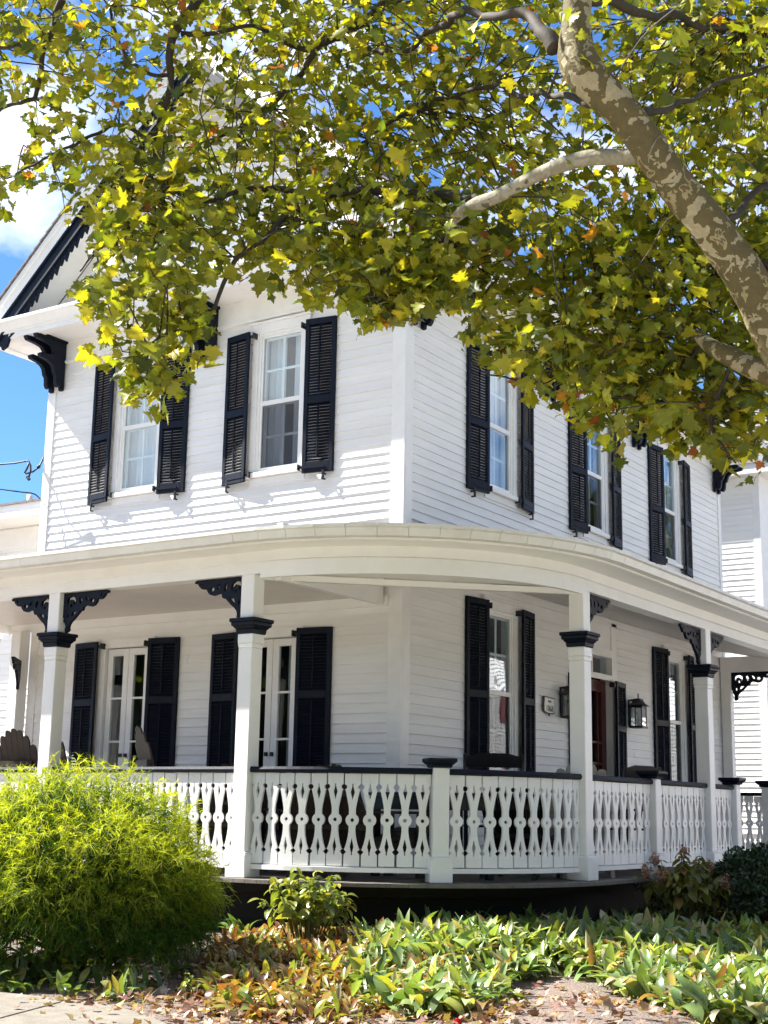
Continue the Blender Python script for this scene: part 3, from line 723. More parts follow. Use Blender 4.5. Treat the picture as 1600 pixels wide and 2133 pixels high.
def railing(pts, nb, ends=(True, True)):
    """pts: plan polyline of the rail; nb: number of boards"""
    P = [Vector((a, b, 0)) for a, b in pts]; L_ = [0]
    for a, b in zip(P, P[1:]): L_.append(L_[-1]+(b-a).length)
    tot = L_[-1]
    def sample(s):
        for i in range(len(P)-1):
            if s <= L_[i+1]+1e-9:
                d = (P[i+1]-P[i]).normalized(); return P[i]+d*(s-L_[i]), d
        return P[-1], (P[-1]-P[-2]).normalized()
    ns = max(2, int(tot/.12)) if len(pts) > 2 else 1
    ss = [tot*i/ns for i in range(ns+1)]
    def profile(shape, name, mat, parent):
        mb = MB(PT); V = []; m = len(shape)
        for s in ss:
            c, d = sample(s); nrm = Vector((d.y, -d.x, 0))
            for (o, z) in shape: q = c+nrm*o; V.append((q.x, q.y, z))
        F = [(i*m+k, i*m+(k+1) % m, (i+1)*m+(k+1) % m, (i+1)*m+k) for i in range(len(ss)-1) for k in range(m)] + [tuple(range(m)), tuple((len(ss)-1)*m+k for k in range(m))]
        return mb.add(V, F).build(name, mat, parent)
    tr = profile([(-.028, 1.806), (.028, 1.806), (.04, 1.815), (.044, 1.833), (.034, 1.855), (-.034, 1.855), (-.044, 1.833), (-.04, 1.815)], 'railing', 'navy', porch)
    profile([(-.03, 1.015), (.03, 1.015), (.03, 1.052), (-.03, 1.058)], 'bottom_rail', 'post', tr)
    pitch = tot/nb; me = bal_mesh(pitch-.013)
    for i in range(nb):
        c, d = sample((i+.5)*pitch)
        o = bpy.data.objects.new('baluster', me); link(o, tr); o.location = (c.x, c.y, 1.803-.45+random.uniform(-.002, .002)); o.rotation_euler = (0, random.uniform(-.006, .006), math.atan2(d.y, d.x))
    return tr
def arcpath(a0, a1, n=14): return [arcpt(2.02, a0+(a1-a0)*i/n) for i in range(n+1)]
dn = .070/2.02
railing([(-.385, -1.70)] + arcpath(-math.pi/2, NA-dn), 11)
railing(arcpath(NA+dn, 0) , 10)
railing([(1.70, .435), (1.70, 1.90)], 8); railing([(1.70, 2.04), (1.70, 3.395)], 8); railing([(1.70, 3.545), (1.70, 4.22)], 4)
railing([(-2.755, -1.70), (-.53, -1.70)], 16); railing([(-5.215, -1.70), (-2.905, -1.70)], 16)
railing([(1.62, 8.62), (.2, 8.62)], 10)
# steps below the gap in the rail
for i in range(3): MB(PT).box(1.92+.26*i, 2.22+.26*i, 4.3, 5.55, .4, .94-.17*(i+1)).build('step', 'wood', porch)

# sawn brackets under the beam
def br_loops():
    out = [(0, 0), (.60, 0), (.625, .012), (.62, .03), (.585, .036), (.57, .06), (.535, .088), (.50, .092), (.475, .078), (.465, .115), (.435, .148), (.39, .16), (.345, .150), (.315, .14), (.285, .155), (.275, .185), (.262, .196), (.243, .19),
           (.22, .215), (.17, .262), (.125, .295), (.098, .325), (.088, .36), (.095, .385), (.072, .405), (.045, .41), (.035, .38), (.045, .345), (.03, .31), (.012, .30), (.018, .265), (0, .25)]
    holes = [[(.405+.03*math.cos(t), .098+.022*math.sin(t)) for t in [i*math.pi/5 for i in range(10)]], [(.525, .035), (.55, .03), (.54, .055), (.515, .066)], [(.30, .045), (.345, .07), (.355, .10), (.335, .105), (.315, .085)],
             [(.06, .05), (.12, .035), (.165, .06), (.175, .10), (.15, .14), (.145, .10), (.11, .07), (.075, .085), (.07, .13), (.045, .10)], [(.10, .12), (.125, .115), (.13, .145), (.105, .16)],
             [(.215, .06), (.245, .05), (.262, .09), (.25, .13), (.23, .12)], [(.13, .205), (.16, .195), (.19, .205), (.15, .24), (.12, .245)], [(.06, .22), (.085, .235), (.08, .27), (.06, .26)]]
    return [out] + holes
BRM = {}
def bracket_mesh(parent, px, py, dx, dy, z=3.503, sc=1.0):
    """bracket leaving the post at px,py along dx,dy"""
    o_ = Vector((px, py, 0)); d = Vector((dx, dy, 0)); nn = Vector((-dy, dx, 0))
    mb = MB(PT); mb.prism(br_loops(), lambda a, b, t: tuple(o_+d*(a*sc)+nn*t+Vector((0, 0, z-b*sc))), -.016, .016)
    return mb.build('bracket', 'navy', porch)
for (cx, cy) in COLS[:3]:
    if cx > -5: bracket_mesh(porch, cx-.073, cy, -1, 0, sc=.93)
    if cx < -1: bracket_mesh(porch, cx+.073, cy, 1, 0, sc=.93)
for (cx, cy) in COLS[3:]:
    bracket_mesh(porch, cx, cy+.073, 0, 1, sc=.93)
    if cy > 1: bracket_mesh(porch, cx, cy-.073, 0, -1, sc=.93)
bracket_mesh(porch, .18, 8.74, 1, 0, 3.574); bracket_mesh(porch, -5.00, -.17, .62, -.785, 3.10, .8)

# ------------------------------------------------------------------ things on the wall
def lantern(y, z, label):
    t = empty('wall_lantern', (.03, y, z-.22)); t.scale = (.86, .86, .86); tag(t, label, 'lantern', 'wall lanterns beside the front door')
    b = MB().box(-.012, .012, -.05, .05, .03, .42); b.box(.0, .1, -.012, .012, .40, .43); b.build('back_plate', 'iron', t)
    f = MB(); cx = .13; h = .085
    for i, j in ((-1, -1), (1, -1), (1, 1), (-1, 1)): f.box(cx+i*h-.007, cx+i*h+.007, j*h-.007, j*h+.007, .025, .32)
    for zz in (.025, .2, .31):
        if zz == .2: continue
        f.box(cx-h, cx+h, -h-.007, -h+.007, zz, zz+.014).box(cx-h, cx+h, h-.007, h+.007, zz, zz+.014).box(cx-h-.007, cx-h+.007, -h, h, zz, zz+.014).box(cx+h-.007, cx+h+.007, -h, h, zz, zz+.014)
    f.box(cx-h-.02, cx+h+.02, -h-.02, h+.02, .008, .024); f.build('cage', 'iron', t)
    g = MB()
    for s in (-1, 1): g.box(cx-h+.01, cx+h-.01, s*h-.002, s*h+.002, .04, .31).box(cx+s*h-.002, cx+s*h+.002, -h+.01, h-.01, .04, .31)
    g.build('lamp_glass', 'lampglass', t)
    cpm = MB(); R = [(.125, .325), (.10, .345), (.075, .37), (.06, .40), (.055, .415), (.055, .43), (.02, .44)]; V = []; 
    for (r, zz) in R: V += [(cx-r, -r, zz), (cx+r, -r, zz), (cx+r, r, zz), (cx-r, r, zz)]
    F = [(i*4+k, i*4+(k+1) % 4, (i+1)*4+(k+1) % 4, (i+1)*4+k) for i in range(len(R)-1) for k in range(4)] + [(3, 2, 1, 0), tuple(len(R)*4-4+k for k in range(4))]
    cpm.add(V, F).build('lamp_roof', 'iron', t)
    MB().tube([(cx, .022*math.cos(a), .475+.032*math.sin(a)) for a in [i*math.pi/6 for i in range(13)]], .005, 6).build('ring', 'iron', t)
    MB().tube([(cx, 0, .05), (cx, 0, .16)], .014, 8).build('candle', 'plaque', t)
lantern(5.36, 2.79, 'black wall lantern right of the front door, next to its shutter')
lantern(3.42, 2.79, 'black wall lantern left of the front door, half hidden behind a post')
def plaque():
    t = empty('house_plaque', (.04, 3.06, 2.70)); tag(t, 'small cream enamel plaque reading 1868 on the white siding', 'plaque')
    w, h = .15, .088
    out = [(-w, h), (-w+.02, h-.02), (-w*.97, h*.2), (-w*.93, -h*.9), (-w*.6, -h*1.05), (-.03, -h*1.1), (0, -h*1.38), (.03, -h*1.1), (w*.6, -h*1.05), (w*.93, -h*.9), (w*.97, h*.2), (w-.02, h-.02), (w, h), (w*.8, h*1.06), (-w*.8, h*1.06)]
    place = lambda a, b, t_: (t_, a, b)
    MB().prism([out], place, 0, .008).build('backing', 'iron', t)
    MB().prism([[(a*.88, b*.86) for a, b in out if b > -h*1.2]], place, .008, .011).build('face', 'plaque', t)
    for txt, size, z0 in (('1868', .10, -.070), ('BUILT', .034, .030)):
        cu = bpy.data.curves.new('lettering', 'FONT'); cu.body = txt; cu.size = size; cu.align_x = 'CENTER'; cu.extrude = .0012
        o = bpy.data.objects.new('lettering', cu); link(o, t); cu.materials.append(M['iron']); o.location = (.0125, 0, z0); o.rotation_euler = (math.pi/2, 0, math.pi/2)
        me = bpy.data.meshes.new_from_object(o); bpy.data.objects.remove(o)
        o = bpy.data.objects.new('lettering', me); link(o, t); o.location = (.0125, 0, z0); o.rotation_euler = (math.pi/2, 0, math.pi/2); o.scale = (.92, 1, 1)
    t.rotation_euler = (math.radians(-2), 0, 0)
plaque()

# ------------------------------------------------------------------ neighbouring houses
def simple_house(name, label, loc, wx, wy, h, exp_rows, side, eave=.32, win=(), roof_h=2.4, vent=None):
    """clapboard house: front wall on y = 0 from x = 0 to wx, ridge along x"""
    t = empty(name, loc); tag(t, label, 'house')
    holes = [(u-.32, u+.32, z0, z1) for u, z0, z1 in win]
    w = holes_grid(lambda u, d, z: (u, -d, z), 0, wx, -.3, h, holes, -.13, 0).build('wall', 'trim', t)
    for a in ((0, .13, .13, wy), (wx-.13, wx, .13, wy), (0, wx, wy, wy+.1)): box('wall', 'siding', t, (a[0], a[1], a[2], a[3], -.3, h))
    trims = [(u-.42, u+.42, z0-.08, z1+.1) for u, z0, z1 in win]
    clapboards(CLA, lambda u, d, z: (u, -d, z), 0, w, .12, wx-.12, [z for z in [.1+EXP*i for i in range(90)] if z < h-.3 and exp_rows(z)], trims, rz_)
    for a, b in ((0, .12), (wx-.12, wx)): box('corner_board', 'trim', t, (a, b, -.03, -.0005, 0, h-.12))
    box('frieze_board', 'trim', t, (.121, wx-.121, -.026, -.0005, h-.30, h-.02))
    box('eave', 'trim', t, (-eave, wx+eave, -eave, wy+eave, h, h+.05)); box('fascia', 'trim', t, (-eave, wx+eave, -eave-.03, -eave+.001, h-.03, h+.16))
    mb = MB(); ym = wy/2
    for a, b in ((-eave-.06, ym), (wy+eave+.06, ym)):
        n = 16
        for i in range(n):
            y0_, y1_ = a+(b-a)*i/n, a+(b-a)*(i+1.1)/n; z0_, z1_ = h+.14+roof_h*i/n, h+.14+roof_h*(i+1.1)/n
            mb.add([(-eave-.05, y0_, z0_), (wx+eave+.05, y0_, z0_), (wx+eave+.05, y1_, z1_-.01), (-eave-.05, y1_, z1_-.01), (-eave-.05, y0_, z0_+.03), (wx+eave+.05, y0_, z0_+.03), (wx+eave+.05, y1_, z1_+.004), (-eave-.05, y1_, z1_+.004)],
                   [(0, 3, 2, 1), (4, 5, 6, 7), (0, 1, 5, 4), (1, 2, 6, 5), (2, 3, 7, 6), (3, 0, 4, 7)])
    mb.build('roof', 'shingle', t)
    for x_ in (0, wx): MB().prism([[(0, h), (wy, h), (ym, h+roof_h)]], lambda a, b, tt: (tt, a, b), x_ if x_ == 0 else x_-.1, .1 if x_ == 0 else x_).build('gable_wall', 'siding', t)
    for u, z0, z1 in win:
        T2 = lambda a, d, z: (a, -d, z)
        f = MB(T2).box(u-.42, u-.32, .001, .035, z0-.07, z1+.1).box(u+.32, u+.42, .001, .035, z0-.07, z1+.1).box(u-.32, u+.32, .001, .035, z1, z1+.1).box(u-.45, u+.45, .001, .06, z0-.07, z0-.0).build('window', 'trim', t)
        MB(T2).box(u-.32, u+.32, -.05, -.046, z0, z1).build('pane', 'glass', f)
        MB(T2).box(u-.32, u-.28, -.06, -.02, z0, z1).box(u+.28, u+.32, -.06, -.02, z0, z1).box(u-.28, u+.28, -.06, -.02, (z0+z1)/2-.025, (z0+z1)/2+.025).box(u-.28, u+.28, -.06, -.02, z1-.04, z1).box(u-.28, u+.28, -.06, -.02, z0, z0+.04).build('sash', 'trim', f)
        mbr = MB(T2); mbr.add([(u-.4, -.131, z0-.1), (u+.4, -.131, z0-.1), (u+.4, -.131, z1+.1), (u-.4, -.131, z1+.1), (u-.4, -.8, z0-.1), (u+.4, -.8, z0-.1), (u+.4, -.8, z1+.1), (u-.4, -.8, z1+.1)], [(4, 5, 6, 7), (0, 1, 5, 4), (1, 2, 6, 5), (2, 3, 7, 6), (3, 0, 4, 7)])
        mbr.build('room_interior', 'room', f, fix=False)
    if vent:
        vx, vy, vz = vent
        MB().tube([(vx, vy, vz-.2), (vx, vy, vz+.26)], .045, 12).build('vent_pipe', 'pipe', t, smooth=True)
        MB().tube([(vx, vy, vz-.1), (vx, vy, vz+.03), (vx, vy, vz+.10)], [.20, .16, .06], 14).build('flashing', 'pipe', t, smooth=True)
    return t
simple_house('neighbour_house', 'low white house with a roof vent pipe, behind the porch at left edge', (-16.5, 2.0, .3), 9.9, 8, 4.98, lambda z: z > 1.0, 1, eave=.62, win=[(8.30, 3.5, 4.5)], roof_h=.55, vent=(8.41, .6, 5.36))
simple_house('rear_house', 'tall white clapboard house in bright sun, beyond the far end of the porch', (-8.35, 12.0, .3), 8.0, 7, 7.0, lambda z: z > .9, 1, eave=.32, win=[], roof_h=2.2)
# house beyond the side paving: it is what the side windows mirror
def mirror_house():
    t = empty('street_house', (11.5, 22.5, .0), math.radians(-37)); tag(t, 'white house with dull red shutters, mirrored in the front door glass', 'house')
    w = box('wall', 'siding', t, (-6, 6, 0, 7, 0, 6.5))
    for i in range(60): 
        o = bpy.data.objects.new('clapboard', CLA); link(o, w); o.location = (-6, 0, .2+i*EXP*1.12); o.scale = (12, 1.6, 1.12)
    for u in (-4, -1.3, 1.3, 4):
        for z in (1, 4):
            f = box('window', 'trim', t, (u-.45, u+.45, -.06, -.021, z, z+1.7)); box('pane', 'room', f, (u-.36, u+.36, -.075, -.0605, z+.08, z+1.6))
            for s in (-1, 1): box('shutter', 'pinkshut', t, (u+s*.7-.22, u+s*.7+.22, -.07, -.022, z, z+1.7))
    MB().prism([[(-.5, 6.5), (7.5, 6.5), (3.5, 9)]], lambda a, b, tt: (tt, a, b), -6.5, 6.5).build('roof', 'shingle', t)
mirror_house()

# ------------------------------------------------------------------ cables
def cable(name, pts, r, label):
    t = MB().tube(pts, r, 6).build(name, 'cable', None, smooth=True); tag(t, label, 'cable'); return t
W = lambda px, py, y: tuple(CAM + (FW + RT*(px-800)/FPX - UP*(py-1066.5)/FPX)*((y-CAM[1])/(FW + RT*(px-800)/FPX - UP*(py-1066.5)/FPX)[1]))
c_ = cable('service_cable', [W(-900, 1000, -.9), W(-300, 978, -.6), W(0, 967, -.32), W(30, 965, -.30), W(56, 960, -.28), W(60, 961, -.28), W(64, 970, -.28), W(64, 982, -.28), W(60, 994, -.28)], .011, 'black service cable drooping to the upper left house corner, looped')
MB().tube([W(61, 963, -.28), W(57, 975, -.28), W(52, 984, -.26), W(55, 987, -.2), W(70, 982, -.12), W(82, 972, -.05), W(90, 955, -.03), W(92, 950, .02)], .012, 6).build('drip_loop', 'cable', c_, smooth=True)
MB().tube([W(57, 993, -.28), W(61, 999, -.28)], .02, 6).build('splice', 'cable', c_); MB().tube([W(79, 974, -.08), W(82, 971, -.06)], .022, 6).build('splice', 'cable', c_)
cable('telephone_cable', [W(-900, 980, -.9), W(-300, 1004, -.6), W(0, 1019, -.32), W(45, 1025, -.2), W(65, 1027, -.15), W(74, 1030, -.1), W(84, 1039, -.02)], .008, 'thin lower black cable running to the left house corner above the porch roof')

# ------------------------------------------------------------------ chairs
def adirondack(mat='chair'):
    r = empty('adirondack_chair')
    for s in (-1, 1):
        MB().box(s*.29-.018, s*.29+.018, .20, .29, 0, .55).build('leg', mat, r, bevel=.004)      # front legs (chair faces +y)
        MB().add([(s*.25-.018, .30, .30), (s*.25+.018, .30, .30), (s*.25+.018, .30, .40), (s*.25-.018, .30, .40), (s*.25-.018, -.55, 0), (s*.25+.018, -.55, 0), (s*.25+.018, -.50, .12), (s*.25-.018, -.50, .12)],
                 [(0, 1, 2, 3), (4, 7, 6, 5), (0, 4, 5, 1), (1, 5, 6, 2), (2, 6, 7, 3), (3, 7, 4, 0)]).build('leg', mat, r)
        MB().prism([[(s*.22, .36), (s*.37, .36), (s*.38, .20), (s*.34, -.15), (s*.31, -.33), (s*.25, -.33), (s*.25, .1)]], lambda a, b, t: (a, b, t), .55, .575).build('armrest', mat, r, bevel=.004)
    for i in range(5):
        y0_ = .32-.105*i; z0_ = .40-.045*i*.9
        MB().obox((0, y0_-.045, z0_+.005), (.27, 0, 0), (0, .046, .018), (0, -.004, .011)).build('seat_slat', mat, r, bevel=.003)
    for i in range(7):
        k = i-3; w0, w1 = .033, .044; a0, a1 = k*.07, k*.094; top = .80-.014*k*k
        def B(a, b, t): return (a, -.18-b*.38+t, .22+b*.95)
        out = [(a0-w0, 0), (a0+w0, 0), (a1*.98+w1, top-.035+(-.012 if k > 0 else .012)), (a1*.98+w1*.6, top-.008), (a1*.98, top), (a1*.98-w1*.6, top-.008), (a1*.98-w1, top-.035+(.012 if k > 0 else -.012))]
        MB().prism([out], B, 0, .02).build('back_slat', mat, r)
    for b, hw in ((.52, .27), (.22, .25)):
        MB().box(-hw, hw, -.18-b*.38-.045, -.18-b*.38-.002, .22+b*.95-.025, .22+b*.95+.025).build('back_brace', mat, r)
    return r
ad0 = adirondack()
def place(o, x, y, rz, label, group, sc=1.0):
    o.location = (x, y, ZD+.003); o.rotation_euler = (0, 0, rz); o.scale = sc if hasattr(sc, '__len__') else (sc, sc, sc); tag(o, label, 'chair', group)
spots = [(-4.12, -.55, .1, 'brown slatted porch chair at the left edge, light showing between its back slats', (.85, 1.05, 1.36)), (-3.33, -.62, -.35, 'brown porch chair with a dark brace, partly behind the left post', (.72, 1.05, 1.38)),
         (-2.08, -.62, -.55, 'brown porch chair showing its rounded back above the golden shrub', (.72, 1.05, 1.36)), (-1.25, -.75, .5, 'brown porch chair left of the middle post, only its back top above the rail', (1, 1, .99)),
         (-.36, -.75, .6, 'brown porch chair just right of the middle post, low behind the rail', (.95, 1, .97)), (.28, -.72, -.5, 'brown porch chair behind the curved rail, its rounded back top showing', (1, 1, .98))]
for i, (x_, y_, rz, lb, sc) in enumerate(spots):
    o = ad0 if i == 0 else copy_tree(ad0); place(o, x_, y_, rz, lb, 'brown chairs on the porch', sc)
pale = adirondack('paleplastic'); place(pale, 1.15, 1.35, .6, 'pale slatted chair low behind the rail, right of the black rocking chair', 'chairs on the porch', 1.06)
def rocker():
    r = empty('rocking_chair')
    for s in (-1, 1):
        MB().tube([(s*.25, -.30, .03), (s*.25, -.27, .42), (s*.26, -.36, .80), (s*.27, -.42, 1.08)], [.018, .02, .02, .016], 8).build('back_post', 'black', r, smooth=True)
        MB().tube([(s*.27, .25, .03), (s*.27, .25, .62)], .019, 8).build('front_post', 'black', r, smooth=True)
        MB().prism([[(-.55, .04), (-.3, .0), (0, -.012), (.25, .0), (.42, .03), (.42, .06), (.25, .03), (0, .02), (-.3, .03), (-.55, .07)]], lambda a, b, t: (t, a, b+.012), s*.26-.015, s*.26+.015).build('rocker', 'black', r)
        MB().box(s*.27-.035, s*.27+.035, -.36, .30, .62, .645).build('armrest', 'black', r, bevel=.005)
    for i in range(6): MB().box(-.25, .25, -.28+.09*i, -.20+.09*i, .42, .44).build('seat_slat', 'black', r)
    for z0_, h in ((.96, .13), (.80, .06)):
        MB().prism([[(-.25, 0), (.25, 0), (.25, h*.75), (.12, h), (-.12, h), (-.25, h*.75)]], lambda a, b, t: (a, t-.36-.25*(z0_+b-.8)-.0, z0_+b), -.01, .01).build('back_slat', 'black', r)
    for i in range(5): MB().tube([(-.17+.085*i, -.28, .44), (-.17+.085*i, -.37, .82)], .009, 6).build('spindle', 'black', r)
    return r
place(rocker(), .50, .88, .57, 'black wooden rocking chair in front of the dark porch window', 'chairs on the porch', 1.02)
rk = rocker(); place(rk, .95, 2.75, 1.2, 'black wooden rocking chair near the front door, behind the side rail', 'chairs on the porch', .98)

def darkening_table():  # added to blacken the view between balusters, as deep shade would
    t = empty('darkening_table', (.62, -.42, ZD+.003), -.4); tag(t, 'low black table added behind the curved rail to darken its gaps', 'table')
    for i in range(6): MB().box(-.55, .55, -.36+.12*i, -.25+.12*i, .70, .725).build('table_slat', 'black', t)
    MB().box(-.50, .50, -.32, -.29, .58, .699).box(-.50, .50, .29, .32, .58, .699).box(-.50, -.47, -.29, .29, .58, .699).box(.47, .50, -.29, .29, .58, .699).build('apron', 'black', t)
    for i in (-1, 1):
        for j in (-1, 1): MB().box(i*.46-.03, i*.46+.03, j*.28-.03, j*.28+.03, 0, .58).build('leg', 'black', t)
darkening_table()
for x_, y_, rz, lb in ((1.12, .05, .2, 'low black slatted armchair added to darken the rail right of the corner newel'), (-.95, -1.12, -.3, 'low black slatted armchair added to darken the left rail, close to the middle post')):
    place(adirondack('black'), x_, y_+.3, rz, lb, 'chairs on the porch', (.95, .9, .86))  # extra black chairs, added to deepen the dark behind the balusters

# ------------------------------------------------------------------ foliage builders
def rot_frames(nrm, ang):
    """orthonormal frames: z = nrm, x turned by ang; returns (n,3,3) with columns x,y,z"""
    nrm = nrm/np.linalg.norm(nrm, axis=1, keepdims=True)
    ref = np.where(np.abs(nrm[:, 2:3]) < .9, np.array([[0, 0, 1.]]), np.array([[1., 0, 0]]))
    x = np.cross(ref, nrm); x /= np.linalg.norm(x, axis=1, keepdims=True); y = np.cross(nrm, x)
    c, s = np.cos(ang)[:, None], np.sin(ang)[:, None]
    return np.stack([x*c+y*s, -x*s+y*c, nrm], axis=2)
def frames_from(dirs, ups):
    """y = dirs (leaf axis), z near ups"""
    y = dirs/np.linalg.norm(dirs, axis=1, keepdims=True); x = np.cross(y, ups); x /= (np.linalg.norm(x, axis=1, keepdims=True)+1e-9); z = np.cross(x, y)
    return np.stack([x, y, z], axis=2)
def instance(base, tri, pos, fr, scale, cols, cvar=.08):
    """copies of one leaf shape as arrays"""
    n, k = len(pos), len(base)
    V = np.einsum('nij,kj->nki', fr, base)*scale[:, None, None] + pos[:, None, :]
    F = (np.asarray(tri)[None]+np.arange(n)[:, None, None]*k).reshape(-1, len(tri[0]))
    C = np.repeat(cols[:, None, :], k, axis=1) * (1+rng.uniform(-cvar, cvar, (n, k, 1)))
    if k > 30: C[:, -3:] *= 1.35
    return V.reshape(-1, 3), F, np.clip(C.reshape(-1, 3), 0, 1)
def merge(parts):
    V = []; F = []; C = []; o = 0
    for v, f, c in parts: V.append(v); F.append(f+o); C.append(c); o += len(v)
    return np.concatenate(V), np.concatenate(F), np.concatenate(C)
def pick(n, cols, w, jit=.25):
    cols = np.array(cols); w = np.array(w, float); i = rng.choice(len(cols), n, p=w/w.sum())
    return np.clip(cols[i]*(1+rng.uniform(-jit, jit, (n, 1)))*(1+rng.uniform(-.08, .08, (n, 3))), .003, .9)

def plane_leaf(seed):
    """five-lobed toothed sycamore leaf, base at origin, tip at y = 1"""
    r = random.Random(seed)
    half = [(.05, -.03), (.20, -.10), (.26, .00), (.44, -.02), (.40, .12), (.34, .18), (.50, .26), (.64, .30), (.56, .40), (.62, .50), (.46, .48), (.34, .52), (.26, .56), (.30, .66), (.20, .76), (.15, .74), (.10, .90)]
    half = [(a*(1+r.uniform(-.08, .08)), b+r.uniform(-.02, .02)) for a, b in half]
    half2 = [(a*(1+r.uniform(-.08, .08)), b+r.uniform(-.02, .02)) for a, b in half]
    out = [(0, .0)] + half + [(0, 1.0)] + [(-a, b) for a, b in reversed(half2)]
    ctr = [(0, .12), (0, .42), (0, .72)]
    cv, fold, tw = r.uniform(-.1, .6), r.uniform(.05, .6), r.uniform(-.4, .4)
    P = np.array([(a, b) for a, b in out+ctr])
    z = fold*np.abs(P[:, 0])*.8 - cv*(P[:, 1]-.3)**2 + tw*P[:, 0]*P[:, 1] - .35*r.uniform(0, 1)*P[:, 0]**2 + .03*np.sin(9*P[:, 0]+seed)
    base = np.column_stack([P, z]); n = len(out); c0, c1, c2 = n, n+1, n+2; tri = []
    for i in range(n):
        j = (i+1) % n; ym = (out[i][1]+out[j][1])/2; c = c0 if ym < .22 else (c1 if ym < .56 else c2)
        tri.append((i, j, c))
        ci = lambda q: c0 if q < .22 else (c1 if q < .56 else c2)
        jn = (j+1) % n; yn = (out[j][1]+out[jn][1])/2; cn = ci(yn)
        if cn != c: tri.append((j, cn, c))
    return base, tri
LEAVES = [plane_leaf(s) for s in range(7)]

# ------------------------------------------------------------------ sycamore tree
tree = empty('sycamore_tree', tuple(np.append(at(2330, 1400, 7.2)[:2], .3)))
tag(tree, 'large sycamore with patchy bark arching over the house, leaves turning yellow', 'tree')
TO = np.array(tree.location)
TT = lambda u, d, z: (u-TO[0], d-TO[1], z-TO[2])
def spline(pts, k=6):
    P = [np.array(p, float) for p in pts]; out = []
    for i in range(len(P)-1):
        p0, p1, p2, p3 = P[max(i-1, 0)], P[i], P[i+1], P[min(i+2, len(P)-1)]
        for t in np.linspace(0, 1, k, endpoint=False):
            out.append(.5*((2*p1)+(-p0+p2)*t+(2*p0-5*p1+4*p2-p3)*t*t+(-p0+3*p1-3*p2+p3)*t**3))
    out.append(P[-1]); return out
BR = []         # sampled branch points for the twigs to spring from
def limb(name, spec, mat='bark', seg=14, knob=0, k=6, parent=tree):
    """spec: (px, py, depth, width in photograph pixels)"""
    pts = []
    for s in spec:
        p = at(*s[:3]); pts.append((*p, s[3]/2*s[2]/FPX))
    sp = spline(pts, k); mb = MB(TT)
    if mat == 'twig':       # crooked growth
        sp = [np.append(q[:3]+np.array(noise.noise_vector(Vector(q[:3])*3.1))*.05+np.array(noise.noise_vector(Vector(q[:3])*9.0))*.022, q[3]*1.18) for q in sp]
    mb.tube([q[:3] for q in sp], [max(q[3], .002) for q in sp], seg)
    o = mb.build(name, mat, parent, smooth=True)
    if knob:
        tx = bpy.data.textures.new('bark_lumps', 'CLOUDS'); tx.noise_scale = .22
        md = o.modifiers.new('lumps', 'DISPLACE'); md.texture = tx; md.strength = knob; md.mid_level = .5; md.texture_coords = 'LOCAL'
    for q in sp: BR.append(q[:3])
    return o
trunk_top = [(1208, -260, 7.3, 52), (1206, -120, 7.15, 53), (1204, -20, 7.05, 57), (1200, 60, 7.0, 65), (1203, 120, 6.95, 81), (1232, 170, 6.9, 82), (1290, 226, 6.9, 77), (1338, 290, 6.9, 73), (1385, 355, 6.9, 77), (1440, 425, 6.9, 79), (1500, 500, 6.9, 82), (1560, 590, 6.9, 88), (1612, 690, 6.9, 93), (1680, 810, 6.9, 108),
             (1790, 960, 6.95, 120), (1950, 1100, 7.0, 146), (2120, 1260, 7.1, 181), (2230, 1500, 7.15, 215), (2290, 1900, 7.2, 249), (2330, 2180, 7.2, 327)]
limb('trunk', trunk_top, seg=20, knob=.02, k=8)
limb('limb', mat='palebark', spec=[(1372, 322, 6.88, 78), (1345, 318, 6.92, 40), (1300, 326, 6.98, 36), (1235, 328, 7.05, 33), (1165, 345, 7.15, 32), (1105, 372, 7.25, 31), (1050, 402, 7.35, 29), (1000, 424, 7.45, 28), (965, 440, 7.55, 24), (945, 462, 7.65, 19), (930, 500, 7.8, 12), (920, 560, 8.0, 5)], knob=.02)
limb('limb', [(1760, 830, 6.95, 80), (1660, 795, 7.05, 62), (1590, 772, 7.1, 52), (1540, 752, 7.2, 46), (1490, 728, 7.3, 36), (1450, 700, 7.5, 24), (1380, 690, 7.9, 12), (1250, 745, 8.3, 6)], knob=.02)
limb('branch', [(1168, 92, 7.0, 34), (1140, 62, 7.1, 24), (1090, 38, 7.3, 18), (1010, 28, 7.6, 14), (930, 40, 8.0, 13), (880, 85, 8.4, 12), (820, 105, 8.8, 10), (740, 90, 9.2, 8), (640, 60, 9.6, 7)], 'twig')
DK = 'twig'
limb('branch', [(560, -220, 9.4, 28), (480, -90, 9.2, 24), (420, -10, 9.0, 20), (385, 45, 8.9, 17), (365, 110, 8.8, 14), (352, 165, 8.8, 12), (328, 245, 8.7, 10), (318, 330, 8.6, 9), (318, 392, 8.5, 9), (340, 430, 8.4, 8), (352, 480, 8.3, 7)], DK, 8)
limb('branch', [(385, 75, 8.9, 10), (450, 78, 8.9, 8), (520, 65, 9.0, 7), (600, 85, 9.2, 9), (660, 95, 9.3, 12), (760, 40, 9.3, 16), (880, -60, 9.0, 22)], DK, 8)
limb('branch', [(664, 96, 9.3, 12), (625, 152, 9.2, 11), (585, 198, 9.1, 11), (552, 232, 9.0, 10), (515, 265, 8.9, 8), (480, 270, 8.8, 5)], DK, 8)
limb('branch', [(1000, 424, 7.5, 14), (900, 400, 8.1, 12), (760, 398, 8.3, 12), (640, 396, 8.4, 13), (560, 392, 8.4, 11), (480, 402, 8.3, 9), (400, 412, 8.2, 7), (330, 395, 8.2, 5)], DK, 8)
